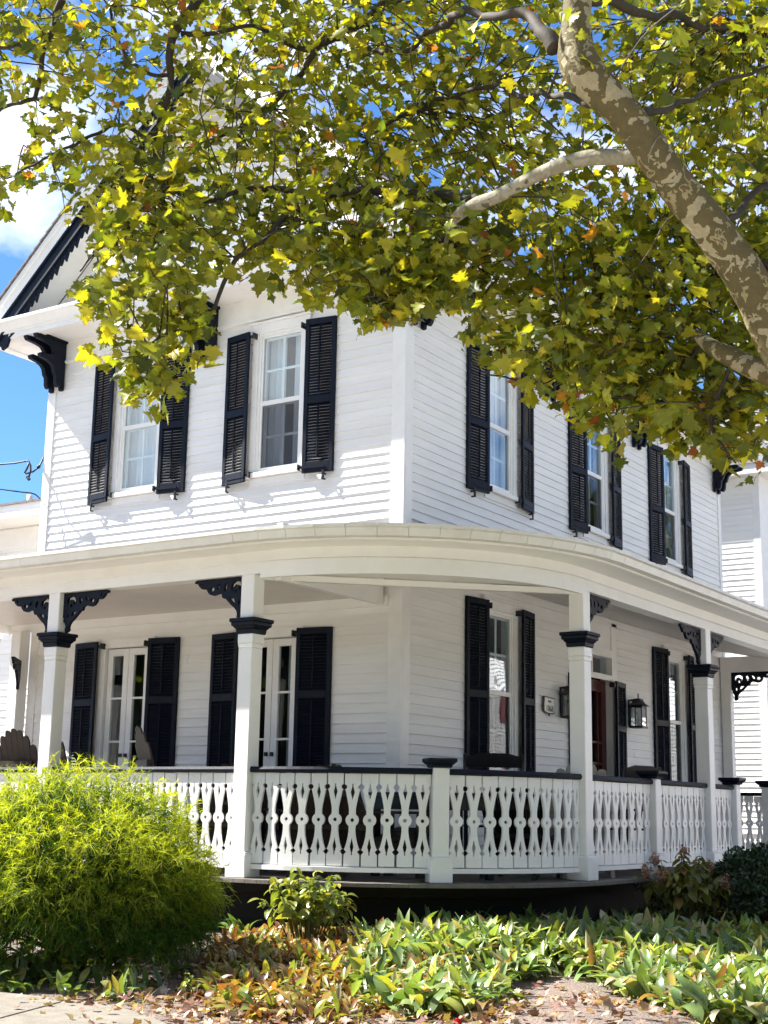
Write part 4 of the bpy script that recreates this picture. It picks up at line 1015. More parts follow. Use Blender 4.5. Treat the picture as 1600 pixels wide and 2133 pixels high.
limb('branch', [(620, 400, 8.4, 11), (590, 450, 8.2, 11), (555, 490, 8.0, 10), (515, 525, 7.9, 9), (490, 548, 7.8, 9), (470, 590, 7.7, 8), (448, 645, 7.6, 7), (400, 670, 7.5, 6), (330, 700, 7.4, 5), (310, 760, 7.4, 4), (322, 820, 7.4, 3)], DK, 8)
limb('branch', [(-60, 120, 9.4, 10), (10, 92, 9.3, 10), (60, 88, 9.2, 10), (95, 95, 9.1, 11), (112, 55, 9.1, 13), (120, 0, 9.1, 15), (180, -120, 9.2, 18), (300, -220, 9.3, 22)], DK, 8)
limb('branch', [(-80, 330, 9.2, 4), (0, 235, 9.2, 6), (40, 216, 9.1, 7), (66, 205, 9.1, 8), (80, 160, 9.1, 8), (95, 95, 9.1, 10)], DK, 8)
limb('branch', [(318, 300, 8.7, 8), (250, 260, 8.7, 7), (190, 285, 8.6, 6), (140, 320, 8.5, 5), (70, 345, 8.5, 4), (20, 370, 8.5, 3)], DK, 8)
limb('branch', [(352, 480, 8.3, 6), (280, 470, 8.1, 5), (210, 520, 7.8, 4), (170, 575, 7.6, 3)], DK, 8)
limb('branch', [(352, 160, 8.8, 8), (300, 150, 8.8, 7), (250, 95, 8.9, 6), (230, 20, 9.0, 5)], DK, 8)
limb('branch', [(930, 500, 7.9, 9), (880, 560, 8.0, 7), (820, 600, 8.0, 5), (770, 650, 8.0, 4)], DK, 8)
limb('branch', [(930, 500, 7.9, 8), (965, 560, 8.1, 7), (1000, 640, 8.2, 5), (1050, 740, 8.2, 4), (1020, 775, 8.2, 3)], DK, 8)
limb('branch', [(1600, 550, 8.0, 14), (1520, 560, 8.2, 10), (1400, 610, 8.5, 8), (1300, 655, 8.5, 7), (1200, 660, 8.5, 5)], DK, 8)
limb('branch', [(1450, 700, 7.6, 10), (1400, 780, 7.7, 8), (1300, 830, 7.8, 6), (1200, 790, 7.9, 5), (1100, 800, 8.0, 4), (1020, 770, 8.1, 3)], DK, 8)
limb('branch', [(1540, 752, 7.3, 9), (1500, 830, 7.4, 7), (1480, 900, 7.4, 5), (1540, 960, 7.3, 3)], DK, 8)
limb('branch', [(1335, 240, 6.95, 16), (1420, 215, 7.2, 9), (1500, 175, 7.5, 7), (1600, 150, 7.8, 6)], DK, 8)
limb('branch', [(1240, 210, 7.0, 14), (1120, 200, 7.6, 10), (1000, 180, 8.4, 9), (880, 230, 9.0, 8), (760, 280, 9.2, 6)], DK, 8)
limb('branch', [(1205, 0, 7.0, 24), (1350, 20, 7.6, 16), (1480, 60, 8.3, 12), (1620, 40, 9.0, 10)], DK, 8)
limb('branch', [(1480, 470, 6.95, 16), (1580, 400, 7.5, 12), (1700, 330, 8, 10)], DK, 8)

# crown density in the photograph: list of (polygon, weight, depth centre, depth spread)
from math import inf
def inpoly(px, py, poly):
    c = np.zeros(len(px), bool); n = len(poly); j = n-1
    for i in range(n):
        xi, yi = poly[i]; xj, yj = poly[j]
        cond = ((yi > py) != (yj > py)) & (px < (xj-xi)*(py-yi)/(yj-yi+1e-9)+xi); c ^= cond; j = i
    return c
REG = [  # polygon, clusters, depth centre, spread, leaves per cluster, cluster radius (m), leaf size
    ([(-60, -60), (470, -60), (470, 130), (420, 300), (330, 330), (240, 250), (150, 200), (90, 120), (-60, 60)], 82, 9.3, .8, 11, .26, .135),
    ([(-60, 60), (90, 130), (110, 230), (70, 240), (-20, 200), (-60, 190)], 12, 9.3, .5, 10, .24, .14),
    ([(60, 250), (240, 230), (430, 300), (440, 460), (300, 500), (210, 400), (130, 430), (110, 350), (20, 400), (-40, 400), (-40, 330)], 48, 8.6, .5, 10, .24, .145),
    ([(-60, 330), (30, 330), (35, 420), (-10, 440), (-60, 440)], 7, 8.5, .3, 9, .2, .15),
    ([(440, -60), (960, -60), (960, 420), (700, 470), (440, 430)], 185, 9.3, .9, 12, .26, .135),
    ([(300, 380), (520, 420), (720, 440), (960, 420), (960, 600), (900, 625), (760, 640), (700, 600), (540, 560), (430, 560), (330, 580), (240, 500)], 120, 8.4, .6, 11, .24, .145),
    ([(190, 460), (340, 470), (360, 600), (250, 610), (190, 540)], 13, 7.9, .4, 9, .2, .15),
    ([(140, 590), (420, 560), (455, 700), (360, 770), (260, 760), (150, 720)], 34, 7.5, .4, 9, .19, .155),
    ([(150, 570), (230, 590), (240, 640), (150, 630)], 4, 7.6, .3, 8, .16, .15),
    ([(230, 720), (390, 720), (370, 830), (330, 870), (270, 850), (240, 780)], 13, 7.4, .3, 8, .16, .15),
    ([(560, 560), (940, 540), (960, 610), (880, 640), (830, 625), (730, 600), (670, 625), (600, 600)], 34, 8.0, .4, 10, .19, .15),
    ([(720, 610), (830, 600), (930, 590), (900, 640), (830, 660), (750, 680)], 12, 7.9, .3, 9, .14, .15),
    ([(950, -60), (1660, -60), (1660, 460), (950, 460)], 270, 9.2, 1.1, 12, .27, .14),
    ([(940, 440), (1660, 440), (1660, 720), (1500, 760), (1280, 760), (1120, 740), (1010, 690), (960, 640)], 215, 8.6, .8, 12, .25, .145),
    ([(1010, 700), (1150, 720), (1280, 740), (1660, 720), (1660, 880), (1600, 910), (1480, 925), (1380, 900), (1290, 870), (1180, 820), (1090, 780)], 100, 8.0, .5, 11, .21, .148),
    ([(1230, 850), (1330, 860), (1500, 890), (1600, 890), (1560, 950), (1480, 935), (1380, 915), (1290, 920)], 20, 7.8, .3, 9, .15, .15),
    ([(1255, 905), (1285, 905), (1280, 950), (1262, 955)], 1, 7.8, .1, 5, .08, .15),
    ([(1510, 940), (1575, 930), (1570, 985), (1530, 995)], 2, 7.4, .1, 5, .1, .18),
    # outside the picture, so that the crown goes on
    ([(-700, -700), (2600, -700), (2600, -60), (-700, -60)], 230, 9.4, 1.5, 12, .34, .19),
    ([(1660, -60), (2700, -60), (2700, 700), (1900, 800), (1660, 900)], 110, 8.6, 1.5, 12, .33, .18),
    ([(-600, -60), (-60, -60), (-60, 300), (-400, 200)], 25, 9.6, 1.0, 12, .32, .18),
]
BRa = np.array(BR)
DENS = 1.08
OUT = [(-60, -60), (1660, -60), (1660, 960), (1590, 960), (1575, 1000), (1535, 1010), (1510, 960), (1480, 975), (1440, 930), (1400, 955), (1370, 905), (1330, 905), (1290, 965), (1255, 950), (1255, 905), (1220, 905), (1150, 855), (1110, 850),
       (1070, 810), (1020, 760), (975, 730), (935, 690), (960, 640), (905, 640), (860, 665), (800, 668), (735, 700), (730, 660), (690, 640), (640, 640), (560, 610), (520, 590), (470, 570), (420, 580), (470, 690), (470, 740), (400, 760), (390, 800),
       (330, 880), (265, 850), (235, 780), (150, 790), (125, 720), (200, 690), (160, 630), (125, 590), (200, 540), (170, 500), (210, 440), (120, 460), (115, 415), (60, 375), (40, 410), (10, 450), (-60, 445), (-60, 330), (30, 330), (60, 270), (40, 240), (60, 215), (0, 200), (-60, 150)]
def pix(P):
    r = np.asarray(P)-CAM; d = r@FW; return 800+FPX*(r@RT)/d, 1066.5-FPX*(r@UP)/d
Lpos = []; Ldir = []; Lup = []; Lsc = []; Linf = []
twv = MB(TT); twv2 = MB(TT); ntw = 0
rr = random.Random(21)
for poly, ncl, dc, ds, nl, rad, size in REG:
    xs = [p[0] for p in poly]; ys = [p[1] for p in poly]; got = 0
    ncl = max(1, int(ncl*DENS))
    while got < ncl:
        px = rng.uniform(min(xs), max(xs), 64); py = rng.uniform(min(ys), max(ys), 64); ok = inpoly(px, py, poly)
        for a, b in zip(px[ok], py[ok]):
            if got >= ncl: break
            got += 1
            d = dc+rng.normal()*ds*.7; c = at(a, b, d)
            near = BRa[np.argmin(((BRa-c)**2).sum(1))]
            v = c-near; dist = np.linalg.norm(v)
            start = near if dist < 1.3 else c - v/dist*min(.9, dist)
            mid = (start+c)/2+rng.normal(size=3)*.06+np.array([0, 0, .05])
            tip = c+(v/(dist+1e-6))*rad*.7+np.array([0, 0, -.05])
            inside = -80 < a < 1680 and b > -80
            if inside:
                tw = spline([(*start, .0052), (*mid, .0042), (*c, .0034), (*tip, .0014)], 3); qx, qy = pix(np.array([q[:3] for q in tw]))
                if inpoly(qx, qy, OUT).all() and rng.random() < .7: twv.tube([q[:3] for q in tw], [max(q[3], .001) for q in tw], 4, False); ntw += 1
            for i in range(int(nl*1.15)):
                t = rng.uniform(-.15, 1.0); base = mid+(c-mid)*min(t*1.6, 1) if t < .6 else c+(tip-c)*(t-.6)/.4
                off = rng.normal(size=3)*rad*np.array([.66, .66, .5]); p = base+off
                dr = off/(np.linalg.norm(off)+1e-6)*.8+rng.normal(size=3)*.5+np.array([0, 0, -.35])
                up = np.array([0, 0, 1.])+rng.normal(size=3)*.62 + (-FW)*.25
                Lpos.append(p); Ldir.append(dr); Lup.append(up); Lsc.append(.64*size*(.42+.74*rng.random()**1.1)); Linf.append((a, b, d))
Lpos = np.array(Lpos); Ldir = np.array(Ldir); Lup = np.array(Lup); Lsc = np.array(Lsc); Linf = np.array(Linf)
tipp = Lpos+Ldir/np.linalg.norm(Ldir, axis=1, keepdims=True)*Lsc[:, None]*.8
ax_, ay_ = pix(Lpos); bx_, by_ = pix(tipp); inside = (ax_ > -60) & (ax_ < 1660) & (ay_ > -60)
okk = (~inside) | (inpoly(ax_, ay_-16, OUT) & inpoly(bx_, by_-20, OUT))
Lpos, Ldir, Lup, Lsc, Linf = Lpos[okk], Ldir[okk], Lup[okk], Lsc[okk], Linf[okk]; nL = len(Lpos); print('leaves', nL)
crown = empty('crown', (0, 0, 0), parent=tree)
tag(twv.build('twigs', 'twig', crown, fix=False), kind='stuff')
Lfr = frames_from(Ldir, Lup)
GREENS = [(.172, .187, .014), (.232, .228, .017), (.118, .138, .013), (.32, .295, .022), (.066, .088, .012), (.36, .17, .02), (.24, .085, .02)]
GW = [30, 24, 24, 13, 14, 1.0, .6]
Lcol = pick(nL, GREENS, GW, .32)
# the leaves that show largest hang as single pieces
rel = (Lpos-CAM); dep = rel@FW; ppx = 800+FPX*(rel@RT)/dep; ppy = 1066.5-FPX*(rel@UP)/dep
face = np.abs(np.einsum('ni,ni->n', Lfr[:, :, 2], rel/np.linalg.norm(rel, axis=1, keepdims=True)))
score = Lsc/dep*np.sqrt(face+.05); score[(ppx < 5) | (ppx > 1595) | (ppy < 5) | (ppy > 1060)] = 0
# prefer those with nothing in front: nearest of their neighbourhood
cell = {}
for i in np.argsort(dep):
    k_ = (int(ppx[i]//22), int(ppy[i]//22)); cell.setdefault(k_, i)
front = np.zeros(nL, bool); front[list(cell.values())] = True
score = score*np.where(front, 1.0, .55)
single = np.argsort(-score)[:298]
ms = np.zeros(nL, bool); ms[single] = True
parts = []
vi = rng.integers(0, len(LEAVES), nL)
for v, (base, tri) in enumerate(LEAVES):
    s = (~ms) & (vi == v)
    if s.any(): parts.append(instance(base-np.array([0, .1, 0]), tri, Lpos[s]-TO, Lfr[s], Lsc[s], Lcol[s]))
V, F, C = merge(parts)
tag(arrmesh('leaves', V, F, 'leaf', C, crown, smooth=False), kind='stuff')
LM = {}
for i in single:
    ck = int(rng.choice(len(GREENS)+3, p=np.array([26, 24, 18, 13, 10, 1.0, 0, 3, 3, 2])/100)); v = int(vi[i])
    if (v, ck) not in LM:
        base, tri = LEAVES[v]; col = np.array((GREENS+[(.23, .24, .018), (.17, .20, .014), (.30, .29, .022)])[ck])
        cc = np.clip(col[None]*(1+rng.uniform(-.12, .12, (len(base), 1))), 0, 1)
        LM[(v, ck)] = arrmesh('leaf', base-np.array([0, .1, 0]), tri, 'leaf', cc, False, smooth=False)
    o = bpy.data.objects.new('leaf', LM[(v, ck)]); link(o, crown)
    m4 = np.eye(4); m4[:3, :3] = Lfr[i]*Lsc[i]; m4[:3, 3] = Lpos[i]-TO; o.matrix_local = Matrix(m4.tolist())
# seed balls
for px, py, d in ((533, 104, 8.6), (690, 135, 9.0), (255, 215, 8.6)):
    p = at(px, py, d)
    bm = bmesh.new(); bmesh.ops.create_icosphere(bm, subdivisions=2, radius=.016)
    for v_ in bm.verts: v_.co *= 1+.12*random.random()
    me = bpy.data.meshes.new('seed_ball'); bm.to_mesh(me); bm.free(); me.materials.append(M['twig'])
    o = bpy.data.objects.new('seed_ball', me); link(o, crown); o.location = tuple(p-TO)

# ------------------------------------------------------------------ golden threadleaf shrub
shrub = empty('golden_shrub', (-.27, -3.92, .40)); shrub.scale = (.93, .93, .93)
tag(shrub, 'big rounded golden-green thread-leaved shrub in front of the left railing', 'shrub')
def thread_shrub():
    n = 7600
    u = rng.normal(size=(n, 3)); u /= np.linalg.norm(u, axis=1, keepdims=True); u[:, 2] = np.abs(u[:, 2])*1.0-.40
    u /= np.linalg.norm(u, axis=1, keepdims=True)
    lump = 1+np.array([.20*noise.noise((a*2.1+3, b*2.1, c*2.1)) + .15*noise.noise((a*4.8, b*4.8, c*4.8+7)) + .08*noise.noise((a*11, b*11, c*11)) for a, b, c in u])
    rad = np.array([1.16, 1.05, .93]); depth = 1-.42*rng.random(n)**1.5
    P = np.array([0, 0, .56])+u*rad*lump[:, None]*depth[:, None]*.92
    keep = P[:, 2] > .03; P = P[keep]; u = u[keep]; depth = depth[keep]; n = len(P)
    # every spray has an axis; thread twigs leave it on both sides and droop at the tip
    ax = u*.9+rng.normal(size=(n, 3))*.5+np.array([0, 0, .12]); ax /= np.linalg.norm(ax, axis=1, keepdims=True); al = rng.uniform(.10, .24, n)
    per, seg = 16, 3; m = n*per
    k0 = np.tile(np.arange(per)/per, n); R0 = np.repeat(P, per, 0); A = np.repeat(ax, per, 0); AL = np.repeat(al, per); dp = np.repeat(depth, per); uz = np.repeat(u[:, 2], per)
    root = R0+A*(AL*k0)[:, None]+np.array([0, 0, -1.])*(AL*k0**2*.35)[:, None]
    d = A*.75+rng.normal(size=(m, 3))*.52; d /= np.linalg.norm(d, axis=1, keepdims=True)
    ln = rng.uniform(.04, .11, m)*(1.15-.4*k0); droop = rng.uniform(.1, 1.1, m)
    side = np.cross(d, rng.normal(size=(m, 3))); side /= np.linalg.norm(side, axis=1, keepdims=True); w = rng.uniform(.0019, .0038, m)*np.where(dp < .78, 1.7, 1)
    V = np.zeros((m, seg+1, 2, 3))
    for k_ in range(seg+1):
        t = k_/seg; c = root+d*(ln*t)[:, None]+np.array([0, 0, -1.])*(ln*droop*t*t*.6)[:, None]
        ww = w*(1-.7*t)
        V[:, k_, 0] = c-side*ww[:, None]; V[:, k_, 1] = c+side*ww[:, None]
    b = np.arange(m)[:, None]*(2*(seg+1)); F = np.concatenate([b+np.array([[2*k_, 2*k_+1, 2*k_+3, 2*k_+2]]) for k_ in range(seg)], 0)
    # golden tips, greener inside; brighter top and darker base are painted sun and shade
    gold_lit = np.clip((dp-.83)/.15, 0, 1)*np.clip(1.35*(root[:, 2]-.30)/.8, 0, 1)
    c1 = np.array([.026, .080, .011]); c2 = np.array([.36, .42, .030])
    col = c1+(c2-c1)*np.clip(gold_lit+rng.normal(size=m)*.15, 0, 1)[:, None]; col *= (1+rng.uniform(-.25, .25, (m, 1)))
    col[rng.random(m) < .02] = (.16, .08, .03)
    C = np.repeat(col, 2*(seg+1), 0)
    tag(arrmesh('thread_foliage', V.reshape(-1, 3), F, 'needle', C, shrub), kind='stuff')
    mb = MB(); r = random.Random(5)
    for i in range(70):
        a = r.uniform(0, 6.28); e = r.uniform(.15, 1.25); dv_ = Vector((math.cos(a)*math.cos(e), math.sin(a)*math.cos(e), math.sin(e)))
        q = Vector((0, 0, .1)); pts = [q+dv_*t*1.0+Vector((0, 0, .25*t*(1-t))) for t in (0, .25, .5, .75, .95)]
        mb.tube(pts, [.012, .01, .007, .005, .003], 5, False)
    mb.build('stems', 'twig', shrub, fix=False)
thread_shrub()

# ------------------------------------------------------------------ garden plants
def blade(seed, seg=6, wid=.17, arch=.5, tip=.8):
    """lance-shaped leaf along +y that bends over by `arch` radians; channelled along the midrib"""
    r = random.Random(seed); V = []; B = max(arch*r.uniform(.7, 1.4), .05); tw = r.uniform(-.45, .45); wv = r.uniform(0, 6); sd = r.uniform(-.25, .25)
    for i in range(seg+1):
        t = i/seg; w = wid*max(math.sin(math.pi*min(t**.85*.97+.03, 1)), 0)**.75 if t < 1 else .004
        y = math.sin(B*t)/B; z = -(1-math.cos(B*t))/B; a = tw*t
        for s_ in (-1, 0, 1): V.append((s_*w*math.cos(a)+sd*t*t, y, z+(abs(s_)*w*.42)+s_*w*math.sin(a)+.012*math.sin(wv+5*t+2*s_)))
    F = []
    for i in range(seg):
        for k_ in (0, 1): F.append((i*3+k_, i*3+k_+1, (i+1)*3+k_+1, (i+1)*3+k_))
    return np.array(V), F
BL = [blade(s, 6, .13+.028*(s % 4), .5+.55*(s % 4)) for s in range(14)]
OV = [blade(s+40, 6, .25+.02*(s % 3), .5+.4*(s % 3)) for s in range(6)]
def scatter(name, mat, pos, elev, size, cols, shapes, parent=None, label=None, cat=None, kind='stuff', jit=.3):
    n = len(pos); az = rng.uniform(0, 2*np.pi, n); el = elev+rng.normal(size=n)*jit
    d = np.column_stack([np.cos(az)*np.cos(el), np.sin(az)*np.cos(el), np.sin(el)]); up = np.tile(np.array([[0, 0, 1.]]), (n, 1))+rng.normal(size=(n, 3))*.25
    fr = frames_from(d, up); vi_ = rng.integers(0, len(shapes), n); ps = []
    for v, (b, f) in enumerate(shapes):
        s = vi_ == v
        if s.any(): ps.append(instance(b, f, pos[s], fr[s], size[s], cols[s], .15))
    V, F, C = merge(ps); o = arrmesh(name, V, F, mat, C, parent)
    return tag(o, label, cat, None, kind)
def bed_points(poly, n, zc):
    """points on the ground inside an outline given in the photograph"""
    xs = [p[0] for p in poly]; ys = [p[1] for p in poly]; out = []
    while len(out) < n:
        px = rng.uniform(min(xs), max(xs), 256); py = rng.uniform(min(ys), max(ys), 256); ok = inpoly(px, py, poly)
        for a, b in zip(px[ok], py[ok]):
            q = on_ground(a, b, zc)
            for _ in range(3): q = on_ground(a, b, gz(q[0], q[1]))
            out.append((q[0], q[1], gz(q[0], q[1])))
            if len(out) >= n: break
    return np.array(out)
def plan_points(quad, n):
    """uniform points in a plan polygon"""
    xs = [p[0] for p in quad]; ys = [p[1] for p in quad]; out = []
    while len(out) < n:
        a = rng.uniform(min(xs), max(xs), 512); b = rng.uniform(min(ys), max(ys), 512); ok = inpoly(a, b, quad)
        out += [(x_, y_, gz(x_, y_)) for x_, y_ in zip(a[ok], b[ok])]
    return np.array(out[:n])
LILY = [(.15, .22, .07), (.21, .29, .10), (.09, .15, .045), (.30, .34, .17), (.31, .33, .06), (.25, .14, .06), (.40, .35, .24), (.24, .27, .055)]
def edge_path(px, py, z=.42): q = on_ground(px, py, z); return (q[0], q[1])
# clumps of lily-of-the-valley: right bed in front of the curved porch corner
bedR = [edge_path(*p) for p in ((735, 2075), (900, 2110), (1010, 2100), (1060, 2040), (1180, 2020), (1310, 2060), (1400, 2100), (1480, 2140), (1640, 2150), (1720, 2050), (1700, 1990), (1500, 1985), (1200, 1970), (1000, 1965), (850, 1975), (760, 2000))]
def clump_leaves(quad, nc, per, size, h=.0):
    c = plan_points(quad, nc); p = np.repeat(c, per, 0)+np.column_stack([rng.normal(size=(nc*per, 2))*.05, rng.uniform(-.02, .06, nc*per)+h]); return p
p = clump_leaves(bedR, 900, 7, .2, .03)
scatter('lily_bed', 'herb', p, 1.0, rng.uniform(.11, .24, len(p)), pick(len(p), LILY, [26, 22, 18, 9, 6, 5, 8, 8]), BL, None, 'bed of broad pale green lance-shaped leaves, some browning, in front of the porch corner', 'ground cover', jit=.42)
bedM = [edge_path(*p) for p in ((430, 2030), (440, 2090), (560, 2110), (700, 2115), (800, 2095), (880, 2070), (870, 1985), (760, 1960), (560, 1975), (450, 1990))]
p = clump_leaves(bedM, 700, 7, .2)
RUST = [(.22, .10, .04), (.28, .17, .06), (.15, .065, .03), (.28, .27, .055), (.16, .21, .05), (.36, .29, .18), (.10, .05, .03)]
scatter('withered_plants', 'herb', p, .85, rng.uniform(.07, .16, len(p)), pick(len(p), RUST, [17, 18, 12, 20, 19, 10, 6]), BL, None, 'patch of withered rust-orange and yellow leaves below the leafy green plant', 'ground cover', jit=.5)
bedL = [edge_path(*p) for p in ((-80, 2050), (30, 2045), (120, 2062), (230, 2075), (330, 2080), (380, 2040), (400, 1980), (250, 1975), (-80, 1985))]
p = clump_leaves(bedL, 120, 5, .2)
scatter('shade_plants', 'herb', p, .8, rng.uniform(.10, .19, len(p)), pick(len(p), [(.08, .14, .04), (.12, .18, .05), (.2, .26, .06), (.32, .30, .09), (.05, .09, .03)], [30, 26, 18, 10, 16]), BL, None, 'low dark green leaves under the golden shrub beside the sidewalk', 'ground cover', jit=.45)
bedS = [edge_path(*p) for p in ((380, 1960), (520, 1980), (760, 1975), (1000, 1962), (1300, 1960), (1650, 1975), (1650, 1930), (1300, 1925), (900, 1930), (400, 1935))]
p = clump_leaves(bedS, 210, 6, .2)
scatter('back_plants', 'herb', p, 1.05, rng.uniform(.12, .22, len(p)), pick(len(p), [(.07, .13, .035), (.10, .17, .05), (.15, .21, .06), (.20, .13, .05)], [30, 30, 20, 12]), BL, None, 'dark row of lance-shaped leaves in shade along the foot of the porch', 'ground cover', jit=.4)
# fallen leaves
def litter(name, poly, n, label, size, cols, w):
    p = plan_points(poly, n); p[:, 2] += rng.uniform(.004, .05, n)
    sh = [(np.array([(a*.9, b-.4, .16*math.sin(3*a+s)+.22*(b-.4)**2*((s % 3)-1)+.1*abs(a)) for a, b, _ in LEAVES[s % 7][0]]), LEAVES[s % 7][1]) for s in range(6)]
    nrm = np.column_stack([rng.normal(size=(n, 2))*.5, np.ones(n)]); fr = rot_frames(nrm, rng.uniform(0, 6.28, n)); vi_ = rng.integers(0, 6, n); ps = []
    sz = rng.uniform(*size, n); cs = pick(n, cols, w)
    for v, (b, f) in enumerate(sh):
        s = vi_ == v
        if s.any(): ps.append(instance(b, f, p[s], fr[s], sz[s], cs[s], .12))
    V, F, C = merge(ps); return tag(arrmesh(name, V, F, 'dry', C, None, smooth=False), label, 'leaves', kind='stuff')
DRY = [(.24, .14, .10), (.31, .22, .165), (.17, .085, .06), (.37, .30, .23), (.12, .055, .04), (.30, .20, .10)]
bedF = [edge_path(*p) for p in ((60, 2074), (220, 2090), (330, 2120), (380, 2170), (1000, 2175), (1100, 2120), (1010, 2070), (800, 2050), (420, 2000), (330, 2040))]
litter('fallen_leaves', bedF, 1300, 'brown fallen leaves scattered over the soil beside the sidewalk', (.03, .065), DRY, [24, 22, 16, 14, 10, 8])
bedG = [edge_path(*p) for p in ((1000, 2060), (1150, 2040), (1300, 2070), (1480, 2140), (1650, 2170), (1000, 2170))]
litter('leaf_litter', bedG, 260, 'sparse curled dry leaves on the bare soil patch at lower right', (.03, .07), DRY, [24, 22, 16, 14, 10, 8])
litter('stray_leaves', [edge_path(*p) for p in ((-60, 2060), (120, 2078), (330, 2125), (300, 2175), (-60, 2090))], 34, 'few dry leaves blown onto the concrete sidewalk', (.03, .06), DRY, [24, 22, 16, 14, 10, 8]).location.z += .03
# thin grass blades at the lower edge
pg = plan_points(bedF, 260)
gb = (np.array([(-.02, 0, 0), (.02, 0, 0), (-.015, .5, .02), (.015, .5, .02), (0, 1, -.1)]), [(0, 1, 3), (0, 3, 2), (2, 3, 4)])
scatter('grass', 'herb', pg, 1.1, rng.uniform(.06, .16, len(pg)), pick(len(pg), [(.30, .27, .10), (.20, .24, .06), (.36, .30, .15)], [3, 3, 2]), [gb], None, 'sparse thin grass blades among the fallen leaves', 'grass', jit=.5)

def leafy_plant(name, loc, h, spread, nst, leaf, cols, w, label, cat='plant', mat='herb', tiers=6, shapes=OV, flop=.2):
    t = empty(name, loc); tag(t, label, cat); mb = MB(); pos = []; dirs = []; sz = []
    r = random.Random(int(abs(loc[0]*1000)) % 991)
    for i in range(nst):
        a = r.uniform(0, 6.28); e = spread*math.sqrt(r.random()); top = Vector((math.cos(a)*e, math.sin(a)*e, h*(1-.35*(e/spread)**2)*r.uniform(.82, 1.05)))
        b = Vector((math.cos(a)*e*.25, math.sin(a)*e*.25, 0)); mid = (b+top)/2+Vector((0, 0, h*.12))
        pts = [b, mid, top]; mb.tube([tuple(q) for q in pts], [.006, .005, .003], 5, False)
        for k_ in range(tiers):
            t_ = .35+.65*(k_+1)/tiers; q = b.lerp(mid, t_*2) if t_ < .5 else mid.lerp(top, t_*2-1); ph = r.uniform(0, 3.14)
            for s in (0, math.pi):
                el = r.uniform(-.5, .55); aa = ph+s+k_*1.57
                pos.append(q); dirs.append((math.cos(aa)*math.cos(el), math.sin(aa)*math.cos(el), math.sin(el)-flop)); sz.append(leaf*r.uniform(.65, 1.15)*(1.1-.4*t_ if t_ > .7 else 1))
    mb.build('stems', 'stem', t, fix=False)
    pos = np.array(pos); dirs = np.array(dirs); n = len(pos); fr = frames_from(dirs, np.tile([[0, 0, 1.]], (n, 1))+rng.normal(size=(n, 3))*.25); vi_ = rng.integers(0, len(shapes), n); cs = pick(n, cols, w); sz = np.array(sz); ps = []
    for v, (b_, f) in enumerate(shapes):
        s = vi_ == v
        if s.any(): ps.append(instance(b_, f, pos[s], fr[s], sz[s], cs[s], .1))
    V, F, C = merge(ps); tag(arrmesh('leaves', V, F, mat, C, t), kind='stuff'); return t
leafy_plant('leafy_plant', (.74, -2.42, .48), .60, .38, 34, .125, [(.16, .20, .045), (.24, .27, .06), (.11, .15, .04), (.34, .34, .07)], [30, 26, 20, 12], 'leafy yellow-green plant with drooping oval leaves below the curved rail', 'plant')
# hydrangea with dried flower heads
hyd = leafy_plant('hydrangea', (2.25, 1.35, .47), .70, .44, 38, .14, [(.14, .15, .03), (.20, .19, .035), (.10, .12, .03), (.24, .14, .04)], [28, 24, 22, 8], 'hydrangea with dried pinkish flower heads in the shade by the porch', 'shrub')
def flower_heads():
    r = random.Random(4)
    for i, (a, e, z) in enumerate(((0, 0, .72), (.5, .30, .58), (3.4, .38, .54), (2.9, .26, .64), (.35, .43, .46), (.9, .42, .40), (3.8, .3, .50), (.1, .48, .42), (5.6, .40, .46))):
        # direction a measured from the camera's right
        c = np.array([RT[0], RT[1], 0])*math.cos(a)*e+np.array([FW[0], FW[1], 0])*math.sin(a)*e+np.array([0, 0, z])
        n = 90; p_ = rng.normal(size=(n, 3)); p_ /= np.linalg.norm(p_, axis=1, keepdims=True); p_ *= np.array([.055, .055, .085])*(rng.random((n, 1))**.4); nr = p_+rng.normal(size=(n, 3))*.02
        b = np.array([(-.5, -.5, 0), (.5, -.5, .1), (.5, .5, 0), (-.5, .5, .1)]); fr = rot_frames(nr, rng.uniform(0, 6.28, n))
        V, F, C = instance(b, [(0, 1, 2, 3)], p_+c, fr, rng.uniform(.014, .024, n), pick(n, [(.34, .19, .16), (.42, .28, .22), (.26, .12, .10)], [2, 2, 1]))
        arrmesh('flower_head', V, F, 'dry', C, hyd, smooth=False)
        MB().tube([(c[0]*.3, c[1]*.3, .1), tuple(c*np.array([.8, .8, .8])), tuple(c)], .003, 5, False).build('stalk', 'stem', hyd, fix=False)
flower_heads()
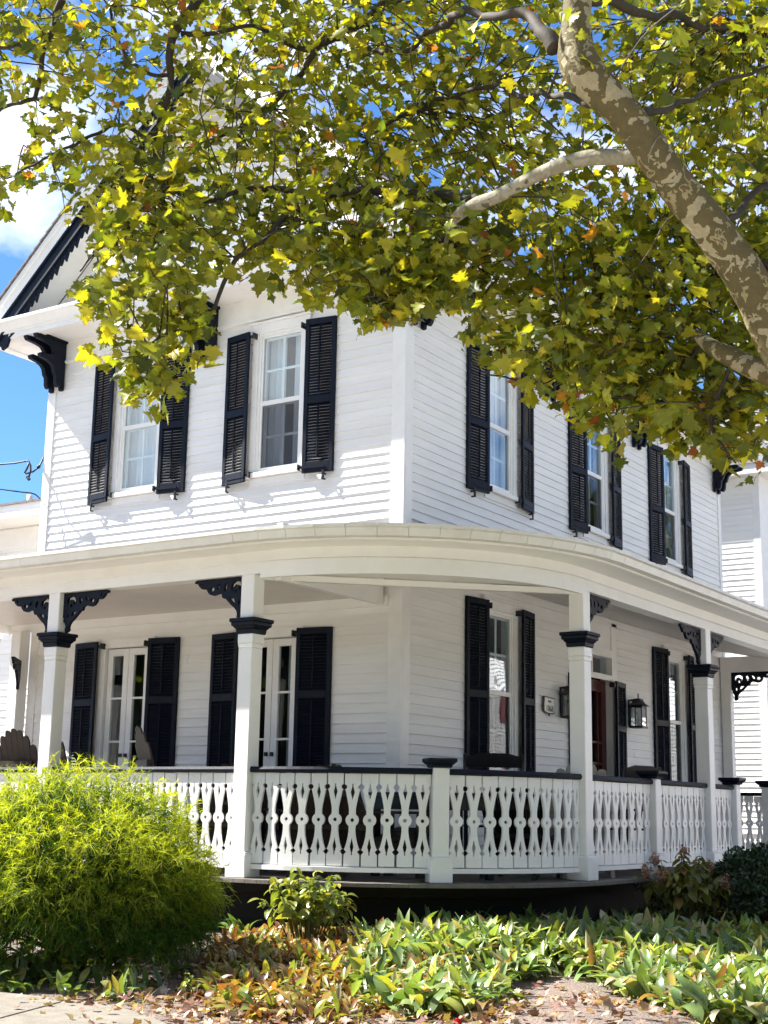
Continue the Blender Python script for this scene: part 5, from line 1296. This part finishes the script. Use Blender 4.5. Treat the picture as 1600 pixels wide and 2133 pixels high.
# dark clipped evergreen by the side rail
def boxwood():
    loc = np.array([2.78, 2.02, .45]); t = empty('evergreen_bush', tuple(loc)); tag(t, 'dark glossy evergreen bush at the right edge in front of the side rail', 'bush')
    n = 7500; u = rng.normal(size=(n, 3)); u /= np.linalg.norm(u, axis=1, keepdims=True); u[:, 2] = np.abs(u[:, 2])*.95-.2
    lump = 1+np.array([.16*noise.noise((a*3+1, b*3, c*3)) for a, b, c in u]); P = np.array([0, 0, .33])+u*np.array([.62, .62, .62])*lump[:, None]*(1-.25*rng.random((n, 1))**1.5)
    ok = P[:, 2] > 0; P = P[ok]; u = u[ok]; n = len(P); d = u*.8+rng.normal(size=(n, 3))*.7; fr = frames_from(d, u+rng.normal(size=(n, 3))*.5)
    b, f = blade(77, 3, .24, .2); V, F, C = instance(b, f, P, fr, rng.uniform(.035, .06, n), pick(n, [(.020, .045, .014), (.032, .066, .018), (.014, .03, .012), (.05, .08, .02)], [3, 3, 2, 1]))
    tag(arrmesh('foliage', V, F, 'evergreen', C, t), kind='stuff')
    mb = MB(); r = random.Random(9)
    for i in range(26):
        a = r.uniform(0, 6.28); e = r.uniform(.2, .62); mb.tube([(0, 0, 0), (math.cos(a)*e*.5, math.sin(a)*e*.5, .35), (math.cos(a)*e, math.sin(a)*e, .5+.25*r.random())], [.014, .009, .004], 5, False)
    mb.build('stems', 'twig', t, fix=False)
boxwood()
# seedlings at the edge of the bed
def seedling(px, py, h, label, n=4):
    q = on_ground(px, py, .42); return leafy_plant('seedling', (q[0], q[1], gz(q[0], q[1])), h, .05, n, .075, [(.30, .36, .05), (.36, .38, .06), (.22, .30, .05)], [1, 1, 1], label, 'plant', tiers=3)
seedling(395, 2062, .17, 'small bright green seedling at the edge of the shrub shadow', 3)
seedling(130, 2048, .12, 'tiny bright green seedling beside the sidewalk at lower left', 2)
# red fallen flower
q = on_ground(953, 2126, .42); rb = empty('red_flower', (q[0], q[1], gz(q[0], q[1])+.02)); tag(rb, 'small red fallen flower on the soil at the bottom edge', 'flower')
pp = rng.normal(size=(26, 3)); pp /= np.linalg.norm(pp, axis=1, keepdims=True); fr = rot_frames(pp, rng.uniform(0, 6, 26))
V, F, C = instance(np.array([(-.5, -.5, 0), (.5, -.5, .1), (.5, .5, 0), (-.5, .5, .1)]), [(0, 1, 2, 3)], pp*.018+np.array([0, 0, .012]), fr, np.full(26, .022), np.tile([[.4, .012, .02]], (26, 1)))
arrmesh('petals', V, F, 'herb', C, rb, smooth=False)

# ------------------------------------------------------------------ trees across the street, behind the viewer: they darken the window reflections
def street_trees():
    n = 12000; a = rng.uniform(-2.75, 1.4, n); r_ = rng.uniform(24, 40, n)+np.where(a > .3, 8, 0)    # a ring round the front of the plot
    P = np.column_stack([3+r_*np.cos(a), -4+r_*np.sin(a), rng.uniform(.6, 7.5, n)*np.where(a > .3, 1.5, 1)])
    fr = rot_frames(rng.normal(size=(n, 3)), rng.uniform(0, 6.28, n)); b, f = LEAVES[0]
    V, F, C = instance(b, f, P, fr, rng.uniform(.9, 1.8, n), pick(n, [(.05, .08, .02), (.08, .10, .02), (.035, .055, .015)], [1, 1, 1]))
    tag(arrmesh('street_trees', V, F, 'leaf', C, None, smooth=False), 'distant trees across the street, mirrored in the window panes', 'trees', kind='stuff')
street_trees()
